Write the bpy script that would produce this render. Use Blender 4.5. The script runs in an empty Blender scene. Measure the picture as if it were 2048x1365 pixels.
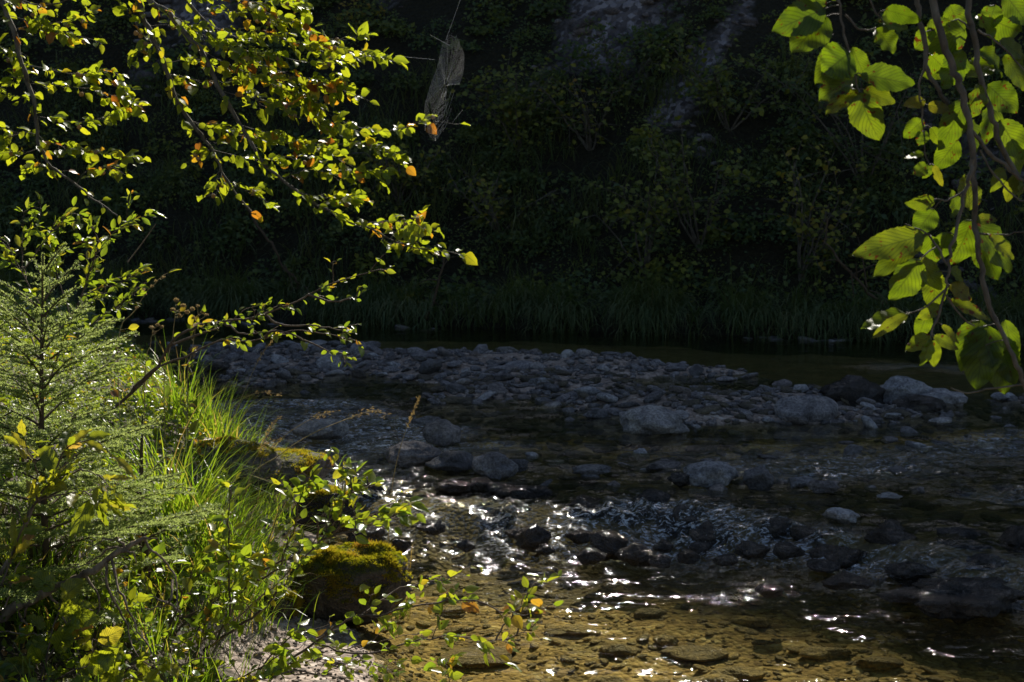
import bpy, math
import numpy as np
from mathutils import Vector
PI = math.pi
rng = np.random.default_rng(7)
SC = bpy.context.scene
COL = SC.collection

# ------------------------------------------------------------------ camera model
CAM_H = 1.6
FPX = 2813.0
PITCH = math.atan(322.5 / FPX)
FW = np.array([0, math.cos(PITCH), -math.sin(PITCH)])
UP = np.array([0, math.sin(PITCH), math.cos(PITCH)])
RT = np.array([1.0, 0, 0])
CAM = np.array([0, 0, CAM_H])


def P(px, py, y):
    """point of the place at depth y (metres) along the view of photo pixel (px, py)"""
    d = FW + (px - 1024) / FPX * RT + (682.5 - py) / FPX * UP
    return CAM + d * (y / d[1])


def G(px, py, z=0.0):
    d = FW + (px - 1024) / FPX * RT + (682.5 - py) / FPX * UP
    return CAM + d * ((z - CAM_H) / d[2])


def L(*pts, y=None):
    return np.array([P(p[0], p[1], p[2] if len(p) > 2 else y) for p in pts])


# ------------------------------------------------------------------ noise
def _h(ix, iy, iz, s):
    n = (ix * 374761393 + iy * 668265263 + iz * 2147483647 + s * 974711) & 0xffffffff
    n = ((n ^ (n >> 13)) * 1274126177) & 0xffffffff
    n = ((n ^ (n >> 16)) * 2246822519) & 0xffffffff
    return ((n ^ (n >> 15)) & 0xffffff) / float(0xffffff)


def vn(x, y, z=0.0, s=0):
    x, y, z = np.broadcast_arrays(np.asarray(x, float), np.asarray(y, float), np.asarray(z, float))
    ix, iy, iz = np.floor(x), np.floor(y), np.floor(z)
    fx, fy, fz = x - ix, y - iy, z - iz
    ix, iy, iz = ix.astype(np.int64) + 5000, iy.astype(np.int64) + 5000, iz.astype(np.int64) + 5000
    fx, fy, fz = [f * f * f * (f * (f * 6 - 15) + 10) for f in (fx, fy, fz)]
    r = 0
    for dz in (0, 1):
        wz = fz if dz else 1 - fz
        for dy in (0, 1):
            wy = fy if dy else 1 - fy
            a = _h(ix, iy + dy, iz + dz, s)
            b = _h(ix + 1, iy + dy, iz + dz, s)
            r = r + wz * wy * (a + (b - a) * fx)
    return r * 2 - 1


def fbm(x, y, z=0.0, o=4, s=0):
    r, a = 0, 1.0
    for k in range(o):
        r = r + a * vn(np.asarray(x) * 2 ** k + 13.7 * k, np.asarray(y) * 2 ** k + 7.1 * k, np.asarray(z) * 2 ** k, s + k)
        a *= .5
    return r


def sstep(a, b, x):
    t = np.clip((x - a) / (b - a), 0, 1)
    return t * t * (3 - 2 * t)


# ------------------------------------------------------------------ mesh building
class MB:
    """collects vertices, polygons and per-vertex tint / uv; build() links ONE mesh object"""
    def __init__(self):
        self.v, self.f4, self.f3, self.t, self.uv, self.m4, self.m3, self.n = [], [], [], [], [], [], [], 0

    def add(self, v, f, tint=0.0, uv=None, mi=0):
        v = np.asarray(v, float).reshape(-1, 3)
        f = np.asarray(f, np.int64)
        k = len(v)
        (self.f4 if f.shape[1] == 4 else self.f3).append(f + self.n)
        (self.m4 if f.shape[1] == 4 else self.m3).append(np.full(len(f), mi))
        self.v.append(v)
        self.t.append(np.broadcast_to(np.asarray(tint, float), (k,)))
        self.uv.append(np.zeros((k, 2)) if uv is None else np.asarray(uv, float))
        self.n += k

    def build(self, name, mats, parent=None, smooth=True, origin=None):
        me = bpy.data.meshes.new(name)
        v = np.concatenate(self.v)
        o = np.zeros(3) if origin is None else np.asarray(origin, float)
        v = v - o
        f4 = np.concatenate(self.f4) if self.f4 else np.zeros((0, 4), int)
        f3 = np.concatenate(self.f3) if self.f3 else np.zeros((0, 3), int)
        loops = np.concatenate([f4.ravel(), f3.ravel()]).astype(np.int32)
        me.vertices.add(len(v)); me.vertices.foreach_set('co', v.astype(np.float32).ravel())
        me.loops.add(len(loops)); me.loops.foreach_set('vertex_index', loops)
        npoly = len(f4) + len(f3)
        me.polygons.add(npoly)
        ls = np.concatenate([np.arange(len(f4)) * 4, len(f4) * 4 + np.arange(len(f3)) * 3]).astype(np.int32)
        me.polygons.foreach_set('loop_start', ls)
        me.polygons.foreach_set('use_smooth', np.full(npoly, smooth))
        mi = np.concatenate([np.concatenate(self.m4) if self.m4 else np.zeros(0), np.concatenate(self.m3) if self.m3 else np.zeros(0)]).astype(np.int32)
        me.polygons.foreach_set('material_index', mi)
        at = me.attributes.new('tint', 'FLOAT', 'POINT')
        at.data.foreach_set('value', np.concatenate(self.t).astype(np.float32))
        ul = me.uv_layers.new(name='UVMap')
        uv = np.concatenate(self.uv)
        ul.data.foreach_set('uv', uv[loops].astype(np.float32).ravel())
        me.update(calc_edges=True)
        if not isinstance(mats, (list, tuple)):
            mats = [mats]
        for m in mats:
            me.materials.append(m)
        ob = bpy.data.objects.new(name, me)
        COL.objects.link(ob)
        if parent is not None:
            ob.parent = parent
            w = Vector((0, 0, 0)); q = parent
            while q is not None:
                w += q.location; q = q.parent
            ob.location = Vector(o) - w
        else:
            ob.location = Vector(o)
        return ob


def tag(o, label, cat=None, group=None, kind=None):
    if label: o['label'] = label
    if cat: o['category'] = cat
    if group: o['group'] = group
    if kind: o['kind'] = kind
    return o


def thing(name, label, cat, loc, group=None):
    o = bpy.data.objects.new(name, None)
    o.empty_display_size = .1
    COL.objects.link(o); o.location = Vector(loc)
    return tag(o, label, cat, group)


def norm(a):
    return a / np.maximum(np.linalg.norm(a, axis=-1, keepdims=True), 1e-9)


def smooth_line(pts, seg=6):
    pts = np.asarray(pts, float)
    if len(pts) < 3:
        t = np.linspace(0, 1, seg + 1)[:, None]
        return pts[0] + (pts[-1] - pts[0]) * t
    out = []
    p = np.vstack([2 * pts[0] - pts[1], pts, 2 * pts[-1] - pts[-2]])
    for i in range(1, len(p) - 2):
        for t in np.linspace(0, 1, seg, endpoint=False):
            a, b, c, d = p[i - 1], p[i], p[i + 1], p[i + 2]
            out.append(.5 * (2 * b + (c - a) * t + (2 * a - 5 * b + 4 * c - d) * t * t + (3 * b - a - 3 * c + d) * t ** 3))
    out.append(pts[-1])
    return np.array(out)


def tube(mb, pts, r0, r1, n=6, tint=0.0, wob=0.0, mi=0):
    pts = np.asarray(pts, float)
    k = len(pts)
    if wob:
        s = rng.integers(1000)
        tt = np.linspace(0, 1, k) * k * .6
        w = np.stack([vn(tt, 0, 0, s), vn(tt, 5, 0, s), vn(tt, 9, 0, s)], 1) * wob
        w[0] = 0
        pts = pts + w
    d = norm(np.gradient(pts, axis=0))
    ref = np.array([.3, .2, .93]) if abs(d[0][2]) < .85 else np.array([1., 0, 0])
    a = norm(np.cross(d, ref)); b = np.cross(d, a)
    r = np.linspace(0, 1, k) ** .9 * (r1 - r0) + r0
    r = r * (1 + .12 * vn(np.arange(k) * .9, r0 * 999, 0, 3))
    th = np.arange(n) * 2 * PI / n
    ring = pts[:, None] + r[:, None, None] * (np.cos(th)[None, :, None] * a[:, None] + np.sin(th)[None, :, None] * b[:, None])
    i = np.arange(k - 1)[:, None] * n; j = np.arange(n)[None]
    j2 = (j + 1) % n
    f = np.stack([i + j, i + j2, i + n + j2, i + n + j], -1).reshape(-1, 4)
    mb.add(ring.reshape(-1, 3), f, tint, mi=mi)
    return pts


# leaf templates: local x = along, y = across, z = normal
def leaf_tpl(nl, na, serr=0.0, fold=.18, wave=0.0, shape='beech'):
    u = np.linspace(0, 1, nl)
    if shape == 'beech':
        w = np.sin(PI * u ** .82) ** .72 * (1 - .12 * u)
    elif shape == 'narrow':
        w = np.sin(PI * u ** .9) ** .9
    else:
        w = np.sin(PI * u ** .75) ** .8
    w = w * .5
    v = np.linspace(-1, 1, na)
    U, V = np.meshgrid(u, v, indexing='ij')
    W = w[:, None] * V
    if serr:
        tooth = (np.arange(nl) % 2) * serr
        W = W * (1 + tooth[:, None] * (np.abs(V) > .9))
    Z = np.abs(V) * w[:, None] * fold * 2 + wave * np.sin(U * 2 * PI * 3 + V * 2) * np.abs(V) * .12 - .14 * (U - .3) ** 2
    pts = np.stack([U, W, Z], -1).reshape(-1, 3)
    i = np.arange(nl - 1)[:, None] * na; j = np.arange(na - 1)[None]
    f = np.stack([i + j, i + na + j, i + na + j + 1, i + j + 1], -1).reshape(-1, 4)
    uv = np.stack([U, V * .5 + .5], -1).reshape(-1, 2)
    return pts, f, uv


T_SMALL = leaf_tpl(4, 3, fold=.25, shape='beech')
T_BEECH = leaf_tpl(6, 3, fold=.2, wave=.6)
T_BIG = leaf_tpl(23, 7, serr=.07, fold=.12, wave=.5)
T_NARROW = leaf_tpl(6, 3, fold=.25, wave=.4, shape='narrow')
T_OVAL = leaf_tpl(6, 3, fold=.22, shape='oval', wave=.3)
T_SERR = leaf_tpl(15, 5, serr=.16, fold=.2, wave=.8, shape='narrow')


def leaves(mb, tpl, base, d, nrm, ln, wd, tint, curl=None):
    """batch of leaves; d = direction, nrm = rough normal"""
    base, d, nrm = np.atleast_2d(base), norm(np.atleast_2d(d)), np.atleast_2d(nrm)
    n = len(base)
    if n == 0: return
    y = norm(np.cross(nrm, d)); z = np.cross(d, y)
    pts, f, uv = tpl
    ln = np.broadcast_to(ln, (n,)); wd = np.broadcast_to(wd, (n,))
    if curl is None: curl = rng.normal(0, .35, n)
    curl = np.broadcast_to(curl, (n,))
    px = np.broadcast_to(pts[:, 0], (n, len(pts))); py = pts[:, 1][None] * np.ones((n, 1)); pz = pts[:, 2][None] * np.ones((n, 1))
    pz = pz + curl[:, None] * (px ** 2) * .5 + curl[::-1][:, None] * .9 * py * px
    v = base[:, None] + (px * ln[:, None])[..., None] * d[:, None] + (py * wd[:, None])[..., None] * y[:, None] + (pz * wd[:, None])[..., None] * z[:, None]
    ff = (f[None] + (np.arange(n) * len(pts))[:, None, None]).reshape(-1, f.shape[1])
    tt = np.repeat(np.broadcast_to(tint, (n,)), len(pts))
    mb.add(v.reshape(-1, 3), ff, tt, np.tile(uv, (n, 1)))


def blades(mb, root, az, ln, lean, wd, tint, k=6, droop=1.0):
    """grass blades as curved tapering strips"""
    n = len(root)
    az, ln, lean, wd = [np.broadcast_to(a, (n,)) for a in (az, ln, lean, wd)]
    s = np.linspace(0, 1, k)
    ang = (PI / 2 - lean[:, None] * .35) - (lean[:, None] * droop) * s[None] ** 1.3 * 1.6
    ds = ln[:, None] / (k - 1)
    hx = np.concatenate([np.zeros((n, 1)), np.cumsum(np.cos(ang[:, :-1]) * ds, 1)], 1)
    hz = np.concatenate([np.zeros((n, 1)), np.cumsum(np.sin(ang[:, :-1]) * ds, 1)], 1)
    c = np.stack([np.cos(az), np.sin(az), 0 * az], -1); side = np.stack([-np.sin(az), np.cos(az), 0 * az], -1)
    ctr = root[:, None] + hx[..., None] * c[:, None] + hz[..., None] * np.array([0, 0, 1.])
    w = wd[:, None] * (1 - s[None] ** 1.7) * .5 + .0003
    tw = rng.uniform(-1, 1, n)
    sd = norm(side + tw[:, None] * c * .6)
    v = np.stack([ctr - w[..., None] * sd[:, None], ctr + w[..., None] * sd[:, None]], 2)  # n,k,2,3
    i = np.arange(k - 1) * 2
    f = np.stack([i, i + 1, i + 3, i + 2], -1)
    ff = (f[None] + (np.arange(n) * 2 * k)[:, None, None]).reshape(-1, 4)
    uv = np.stack([np.tile(np.repeat(s, 2), n), np.tile([0, 1], n * k)], -1)
    mb.add(v.reshape(-1, 3), ff, np.repeat(np.broadcast_to(tint, (n,)), 2 * k), uv)


# ------------------------------------------------------------------ materials
def new_mat(name):
    m = bpy.data.materials.new(name); m.use_nodes = True
    nt = m.node_tree; nt.nodes.clear()
    return m, nt


class NT:
    def __init__(self, nt): self.nt = nt
    def n(self, typ, inputs=None, **kw):
        nd = self.nt.nodes.new(typ)
        for k, v in kw.items(): setattr(nd, k, v)
        for k, v in (inputs or {}).items():
            if isinstance(v, bpy.types.NodeSocket): self.nt.links.new(v, nd.inputs[k])
            else: nd.inputs[k].default_value = v
        return nd
    def math(self, op, a, b=0.0, clamp=False):
        return self.n('ShaderNodeMath', {0: a, 1: b}, operation=op, use_clamp=clamp).outputs[0]
    def ramp(self, fac, stops, interp='LINEAR'):
        r = self.n('ShaderNodeValToRGB', {'Fac': fac})
        r.color_ramp.interpolation = interp
        e = r.color_ramp.elements
        while len(e) > 1: e.remove(e[-1])
        e[0].position, e[0].color = stops[0][0], (*stops[0][1], 1)
        for p, c in stops[1:]:
            q = e.new(p); q.color = (*c, 1)
        return r.outputs[0]
    def mix(self, fac, a, b, blend='MIX'):
        m = self.n('ShaderNodeMix', data_type='RGBA', blend_type=blend)
        for i, v in ((0, fac), (6, a), (7, b)):
            if isinstance(v, bpy.types.NodeSocket): self.nt.links.new(v, m.inputs[i])
            else: m.inputs[i].default_value = v if i == 0 else (*v, 1)
        return m.outputs[2]
    def noise(self, vec, scale, detail=4, rough=.6, dist=0.0):
        return self.n('ShaderNodeTexNoise', {'Vector': vec, 'Scale': scale, 'Detail': detail, 'Roughness': rough, 'Distortion': dist}).outputs['Fac']
    def pos(self):
        return self.n('ShaderNodeNewGeometry').outputs['Position']
    def obj(self):
        return self.n('ShaderNodeTexCoord').outputs['Object']
    def bump(self, h, strength=.5, dist=.01, normal=None):
        i = {'Height': h, 'Strength': strength, 'Distance': dist}
        if normal is not None: i['Normal'] = normal
        return self.n('ShaderNodeBump', i).outputs[0]
    def out(self, s):
        self.n('ShaderNodeOutputMaterial', {'Surface': s})


def leaf_mat(name, refl, trans, rough=.38, mixf=.5, veins=False, spots=.0, spec=.5):
    """tint attribute picks the leaf's own colour: 0 green .. .5 yellow .. 1 orange / brown"""
    m, nt = new_mat(name); N = NT(nt)
    t = N.n('ShaderNodeAttribute', attribute_name='tint').outputs['Fac']
    cr, ct = N.ramp(t, refl), N.ramp(t, trans)
    uv = N.n('ShaderNodeUVMap').outputs[0]
    sp = N.n('ShaderNodeSeparateXYZ', {0: uv})
    av = N.math('ABSOLUTE', N.math('SUBTRACT', sp.outputs[1], .5))
    rib = N.math('LESS_THAN', av, .022 if veins else .03)
    h = None
    if veins:
        ph = N.math('SUBTRACT', N.math('MULTIPLY', sp.outputs[0], 10.5), N.math('MULTIPLY', av, 7.5))
        fr = N.math('ABSOLUTE', N.math('SUBTRACT', N.math('FRACT', ph), .5))
        vein = N.math('LESS_THAN', fr, .10)
        rib = N.math('MAXIMUM', rib, vein)
        h = fr
    ct = N.mix(N.math('MULTIPLY', rib, .8 if veins else .4), ct, (.05, .06, .005))
    ps = N.pos()
    var = N.noise(ps, 60, 2)
    ct = N.mix(N.math('MULTIPLY', var, .35), ct, (.22, .33, .01))
    if veins:
        lf = N.ramp(N.noise(ps, 11, 3, .6), [(.35, (.5, .55, .6)), (.6, (1.15, 1.1, 1.0))])
        ct = N.mix(.9, ct, lf, 'MULTIPLY')
    if spots:
        sn = N.noise(ps, 95, 3, .55)
        big = N.noise(ps, 9, 2)
        sm = N.math('GREATER_THAN', N.math('ADD', sn, N.math('MULTIPLY', big, .35)), .93 - spots)
        ct = N.mix(sm, ct, (.12, .03, .004)); cr = N.mix(sm, cr, (.06, .02, .006))
    b = N.n('ShaderNodeBsdfPrincipled', {'Base Color': cr, 'Roughness': rough, 'Specular IOR Level': spec})
    bm = N.noise(ps, 140, 2)
    hh = N.math('ADD', N.math('MULTIPLY', h, .6), bm) if h is not None else bm
    nb = N.bump(hh, .35, .002)
    nt.links.new(nb, b.inputs['Normal'])
    tr = N.n('ShaderNodeBsdfTranslucent', {'Color': ct})
    mx = N.n('ShaderNodeMixShader', {0: mixf, 1: b.outputs[0], 2: tr.outputs[0]})
    N.out(mx.outputs[0])
    return m


M_BEECH = leaf_mat('beech_leaf',
    [(0, (.05, .10, .015)), (.5, (.13, .15, .02)), (.7, (.25, .12, .02)), (1, (.16, .05, .015))],
    [(0, (.48, .58, .02)), (.5, (.8, .72, .02)), (.72, (.95, .48, .02)), (1, (.6, .14, .02))], rough=.36, mixf=.55, spots=.02)
M_BIG = leaf_mat('large_beech_leaf',
    [(0, (.045, .085, .013)), (.5, (.09, .10, .02)), (1, (.14, .05, .02))],
    [(0, (.125, .22, .004)), (.5, (.25, .27, .008)), (1, (.4, .15, .02))], rough=.42, mixf=.55, veins=True, spots=.10)
M_SHRUB = leaf_mat('shrub_leaf',
    [(0, (.05, .10, .02)), (.5, (.13, .14, .03)), (1, (.22, .10, .03))],
    [(0, (.32, .46, .02)), (.5, (.75, .70, .03)), (1, (.75, .30, .03))], rough=.3, mixf=.5, spots=.03, spec=.7)
M_SERR = leaf_mat('serrated_leaf',
    [(0, (.09, .13, .02)), (.5, (.18, .17, .03)), (1, (.28, .13, .05))],
    [(0, (.5, .58, .02)), (.5, (.85, .75, .04)), (1, (.85, .42, .12))], rough=.38, mixf=.5, veins=True, spots=.02)
M_GRASS = leaf_mat('grass_blade',
    [(0, (.05, .11, .015)), (.5, (.12, .15, .03)), (1, (.3, .2, .08))],
    [(0, (.28, .5, .015)), (.5, (.6, .62, .04)), (1, (.7, .42, .12))], rough=.32, mixf=.5, spec=.6)
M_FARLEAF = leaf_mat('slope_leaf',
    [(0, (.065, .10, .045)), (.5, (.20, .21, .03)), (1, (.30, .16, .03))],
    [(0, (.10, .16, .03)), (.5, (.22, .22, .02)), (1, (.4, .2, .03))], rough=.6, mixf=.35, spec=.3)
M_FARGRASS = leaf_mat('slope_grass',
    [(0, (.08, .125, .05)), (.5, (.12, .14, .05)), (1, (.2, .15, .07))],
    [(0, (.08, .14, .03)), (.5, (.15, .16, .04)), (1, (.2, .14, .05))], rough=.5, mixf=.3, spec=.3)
M_NEEDLE = leaf_mat('spruce_needle',
    [(0, (.08, .13, .035)), (.5, (.15, .19, .05)), (1, (.22, .25, .07))],
    [(0, (.42, .55, .14)), (.5, (.68, .78, .24)), (1, (.8, .84, .28))], rough=.42, mixf=.42, spec=.6)
M_DRY = leaf_mat('dry_flower', [(0, (.35, .27, .18)), (1, (.25, .15, .07))], [(0, (.5, .38, .22)), (1, (.6, .35, .1))], rough=.7, mixf=.4, spec=.2)
M_MOSS = leaf_mat('moss_tuft',
    [(0, (.10, .11, .012)), (.5, (.24, .19, .02)), (1, (.24, .11, .025))],
    [(0, (.42, .46, .015)), (.5, (.8, .62, .03)), (1, (.65, .32, .05))], rough=.7, mixf=.45, spec=.1)


def bark_mat(name, c1, c2, scale=40, spec=.3):
    m, nt = new_mat(name); N = NT(nt)
    p = N.pos()
    mp = N.n('ShaderNodeMapping', {'Vector': p, 'Scale': (1, 1, .45)}).outputs[0]
    a = N.noise(mp, scale, 5, .65); b2 = N.noise(p, scale * 4, 3)
    c = N.ramp(a, [(.3, c1), (.7, c2)])
    b = N.n('ShaderNodeBsdfPrincipled', {'Base Color': c, 'Roughness': .75, 'Specular IOR Level': spec,
        'Normal': N.bump(N.math('ADD', a, N.math('MULTIPLY', b2, .5)), .7, .004)})
    N.out(b.outputs[0]); return m


M_BARK = bark_mat('beech_bark', (.035, .026, .018), (.17, .15, .12), 34)
M_TWIG = bark_mat('twig_bark', (.05, .03, .018), (.16, .11, .07), 60, .5)
M_DEAD = bark_mat('dead_wood', (.06, .04, .025), (.32, .24, .17), 45)
M_SPRUCEBARK = bark_mat('spruce_bark', (.045, .028, .016), (.12, .08, .045), 60)
M_STALK = bark_mat('dry_stalk', (.22, .15, .05), (.42, .33, .14), 50, .5)


def rock_mat(name, c1, c2, c3, wet_z=None, rough=.85, moss=0.0):
    """random per stone; wet and dark in a band just above the water line"""
    m, nt = new_mat(name); N = NT(nt)
    o = N.obj(); p = N.pos()
    g = N.n('ShaderNodeNewGeometry'); oi = N.n('ShaderNodeObjectInfo')
    r = N.math('FRACT', N.math('ADD', N.math('MULTIPLY', oi.outputs['Random'], 7.3), g.outputs['Random Per Island']))
    a = N.noise(p, 9, 5, .65, .6); f = N.noise(p, 70, 4, .7); sp = N.noise(p, 220, 2)
    c = N.ramp(r, [(0, c1), (.45, c2), (.8, c3), (1, c1)])
    c = N.mix(.75, c, N.ramp(a, [(.34, (.22, .21, .21)), (.5, (.75, .74, .73)), (.64, (1.35, 1.3, 1.22))]), 'MULTIPLY')
    c = N.mix(.75, c, N.ramp(f, [(.38, (.35, .33, .32)), (.6, (1.2, 1.2, 1.2))]), 'MULTIPLY')
    rg = rough
    if wet_z is not None:
        z = N.n('ShaderNodeSeparateXYZ', {0: p}).outputs[2]
        zz = N.math('ADD', z, N.math('MULTIPLY', N.math('SUBTRACT', N.noise(p, 12, 3), .5), .05))
        wet = N.n('ShaderNodeMapRange', {0: zz, 1: wet_z - .01, 2: wet_z + .025, 3: 1.0, 4: 0.0}).outputs[0]
        c = N.mix(N.math('MULTIPLY', wet, .7), c, (.28, .26, .22), 'MULTIPLY')
        rg = N.math('SUBTRACT', rough, N.math('MULTIPLY', wet, .5))
    if moss:
        nz = N.n('ShaderNodeSeparateXYZ', {0: g.outputs['Normal']}).outputs[2]
        mk = N.math('MULTIPLY', N.n('ShaderNodeMapRange', {0: N.math('ADD', nz, N.math('MULTIPLY', N.math('SUBTRACT', a, .5), 1.6)), 1: .2, 2: .7}).outputs[0], moss)
        c = N.mix(mk, c, (.05, .055, .01))
    h = N.math('ADD', N.math('MULTIPLY', a, 1.5), N.math('ADD', N.math('MULTIPLY', f, .5), N.math('MULTIPLY', sp, .15)))
    b = N.n('ShaderNodeBsdfPrincipled', {'Base Color': c, 'Roughness': rg, 'Specular IOR Level': .4, 'Normal': N.bump(h, 1.0, .03)})
    N.out(b.outputs[0]); return m


M_STONE = rock_mat('limestone_cobble', (.17, .16, .16), (.33, .31, .315), (.25, .21, .19), wet_z=.105)
M_PALE = rock_mat('pale_limestone', (.40, .39, .40), (.48, .47, .48), (.42, .38, .35), wet_z=.10)
M_DARKR = rock_mat('dark_wet_rock', (.07, .06, .055), (.14, .12, .11), (.10, .075, .055), wet_z=.3, rough=.6)
M_MOSSROCK = rock_mat('brown_rock', (.11, .085, .06), (.15, .115, .085), (.12, .095, .07), rough=.85, moss=.8)
M_GOLD = rock_mat('algae_covered_stone', (.38, .26, .07), (.52, .38, .14), (.28, .20, .08), rough=.6)
M_BANKROCK = rock_mat('bank_rock', (.20, .165, .14), (.28, .24, .21), (.22, .17, .13), rough=.85, moss=.75)


# ------------------------------------------------------------------ terrain
EL, AZ = math.radians(41), math.radians(11)
SUN = np.array([math.sin(AZ) * math.cos(EL), math.cos(AZ) * math.cos(EL), math.sin(EL)])
YB = np.array([-60, -5, 2.5, 3.6, 4.3, 4.8, 5.6, 7, 9, 11.5, 15, 20, 60.])
XB = np.array([6, 5, 1.2, .15, -.42, -.52, -.72, -1.12, -1.75, -2.7, -4.6, -8, -30.])
XC = np.array([-3, -.9, 0, .8, 1.5, 2.0, 3, 6, 20.])          # foot line of the little rapid
YC = np.array([6.9, 6.5, 6.15, 5.85, 5.55, 5.3, 5.2, 4.6, 4.])
XF = np.array([-60, -12, -6, -1.5, 2, 6, 12, 60.])
YF = np.array([40, 19, 15.5, 14.4, 13.3, 12.4, 11.6, 8.])      # far bank line


def edge(x, y): return np.interp(y, YB, XB) + .12 * vn(np.asarray(x) * 0, y * 1.3, 0, 4) - x     # >0 on the near bank


def casc(x, y): return y - np.interp(x, XC, YC) - .22 * fbm(x * 1.1, 0 * y, 0, 3, 9)


def bar(x, y):
    yt = np.interp(x, [-4.5, -2.3, -.5, .7, 1.8, 2.3, 3.5, 9], [12.4, 12.3, 12.2, 11.8, 10.8, 10.1, 9.8, 9.6])
    yb = np.interp(x, [-4.5, -2.2, -1.1, -.07, 1.3, 2.1, 3.3, 9], [11.2, 10.5, 9.7, 8.5, 8.4, 8.6, 9.1, 9.2])
    y2 = y + .25 * vn(x * .9, y * .5, 0, 21)
    return np.clip(np.minimum(y2 - yb, yt - y2) / .55, -2, 1)


def level(x, y):
    c = casc(x, y)
    return .12 * sstep(-.12, .30, c)


def bank_h(e, x, y):
    r = .04 * sstep(-.05, .3, e) + .40 * sstep(.12, .75, e) * sstep(4.4, 6.2, y + .9 * np.clip(e, 0, 1.5)) + .3 * sstep(.5, 2.5, e) + np.clip(e - 1.2, 0, 40) * .10
    r = r + .28 * sstep(.75, 1.15, e) * sstep(3.75, 4.3, y) * sstep(6.2, 5.0, y)
    return r


def ground(x, y):
    x, y = np.asarray(x, float), np.asarray(y, float)
    e = edge(x, y)
    lv = level(x, y)
    bed = lv - .13 - .05 * fbm(x * .9, y * .9, 0, 3, 31) + .012 * fbm(x * 5, y * 5, 0, 3, 33)
    b = bar(x, y)
    bed = bed + np.where(b > -1, sstep(-1, .6, b), 0) * (.135 + .035 * vn(x * 1.7, y * 2.6, 0, 35))
    c = casc(x, y)
    bed = bed + .07 * np.exp(-((c - .3) / .3) ** 2)
    h = bank_h(e, x, y) + .02 * fbm(x * 4, y * 4, 0, 3, 41) + .05 * sstep(.3, 1, e) * fbm(x * 1.6, y * 1.6, 0, 3, 43)
    near = bed + (h - bed) * sstep(-.35, .12, e)
    f = y - np.interp(x, XF, YF)
    return near - sstep(-.3, .1, f) * .15


def axis(segs):
    out = [segs[0][0]]
    for a, b, s in segs:
        n = max(1, int(round((b - a) / s)))
        out += list(np.linspace(a, b, n + 1)[1:])
    return np.array(out)


def sheet(name, xs, ys, zf, mat, attrs=None, skip=None):
    X, Y = np.meshgrid(xs, ys)
    Z = zf(X, Y)
    v = np.stack([X, Y, Z], -1).reshape(-1, 3)
    nx = len(xs)
    i = np.arange(len(ys) - 1)[:, None] * nx; j = np.arange(nx - 1)[None]
    f = np.stack([i + j, i + j + 1, i + nx + j + 1, i + nx + j], -1).reshape(-1, 4)
    if skip is not None:
        keep = ~skip(X, Y, Z).reshape(-1)
        f = f[keep[f].any(1)]
        used = np.zeros(len(v), bool); used[f.ravel()] = True
        remap = np.cumsum(used) - 1
        f = remap[f]; v = v[used]
    mb = MB()
    t = attrs(v[:, 0], v[:, 1]) if attrs else 0.0
    mb.add(v, f, t)
    return mb.build(name, mat)


# ground material: tint 0 = river bed, 1 = bank soil
def ground_material():
    m, nt = new_mat('river_gravel_and_soil'); N = NT(nt)
    p = N.pos(); t = N.n('ShaderNodeAttribute', attribute_name='tint').outputs['Fac']
    vo = N.n('ShaderNodeTexVoronoi', {'Vector': p, 'Scale': 42.0, 'Randomness': 1.0})
    vo2 = N.n('ShaderNodeTexVoronoi', {'Vector': N.n('ShaderNodeMapping', {'Vector': p, 'Scale': (1, 1.6, 1)}).outputs[0], 'Scale': 13.0})
    cr = N.n('ShaderNodeSeparateColor', {0: vo.outputs['Color']}).outputs[0]
    cr2 = N.n('ShaderNodeSeparateColor', {0: vo2.outputs['Color']}).outputs[0]
    n1 = N.noise(p, 3.5, 5, .65, .4); n2 = N.noise(p, 26, 4, .7)
    bed = N.ramp(N.math('ADD', N.math('MULTIPLY', cr, .5), N.math('MULTIPLY', cr2, .5)), [(.1, (.20, .13, .04)), (.45, (.42, .29, .10)), (.75, (.56, .42, .17)), (1, (.70, .58, .32))])
    bed = N.mix(.85, bed, N.ramp(n1, [(.32, (.35, .36, .25)), (.5, (.8, .75, .6)), (.66, (1.15, 1.1, 1))]), 'MULTIPLY')
    gr = N.ramp(cr, [(0, (.15, .115, .09)), (.4, (.28, .22, .18)), (.8, (.38, .31, .26)), (1, (.5, .44, .39))])
    gr = N.mix(.6, gr, N.ramp(n1, [(.3, (.5, .45, .4)), (.6, (1.1, 1.05, 1))]), 'MULTIPLY')
    soil = N.ramp(n2, [(.3, (.025, .018, .010)), (.7, (.085, .062, .035))])
    c = N.mix(N.n('ShaderNodeMapRange', {0: t, 1: .3, 2: .45}).outputs[0], bed, gr)
    c = N.mix(N.n('ShaderNodeMapRange', {0: N.math('ADD', t, N.math('MULTIPLY', N.math('SUBTRACT', n2, .5), .3)), 1: .72, 2: .86}).outputs[0], c, soil)
    alg_shade = N.math('MULTIPLY', N.math('GREATER_THAN', t, .25), N.math('LESS_THAN', t, .40))  # dark algae upstream; at the rapid, shade painted into the sunlit bed
    c = N.mix(N.math('MULTIPLY', alg_shade, .65), c, (.05, .045, .02))
    h = N.math('ADD', N.math('SUBTRACT', 1.0, vo.outputs['Distance']), N.math('MULTIPLY', N.math('SUBTRACT', 1.0, vo2.outputs['Distance']), .7))
    h = N.math('ADD', h, n2)
    b = N.n('ShaderNodeBsdfPrincipled', {'Base Color': c, 'Roughness': .8, 'Specular IOR Level': .35, 'Normal': N.bump(h, .9, .012)})
    N.out(b.outputs[0]); return m


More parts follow.
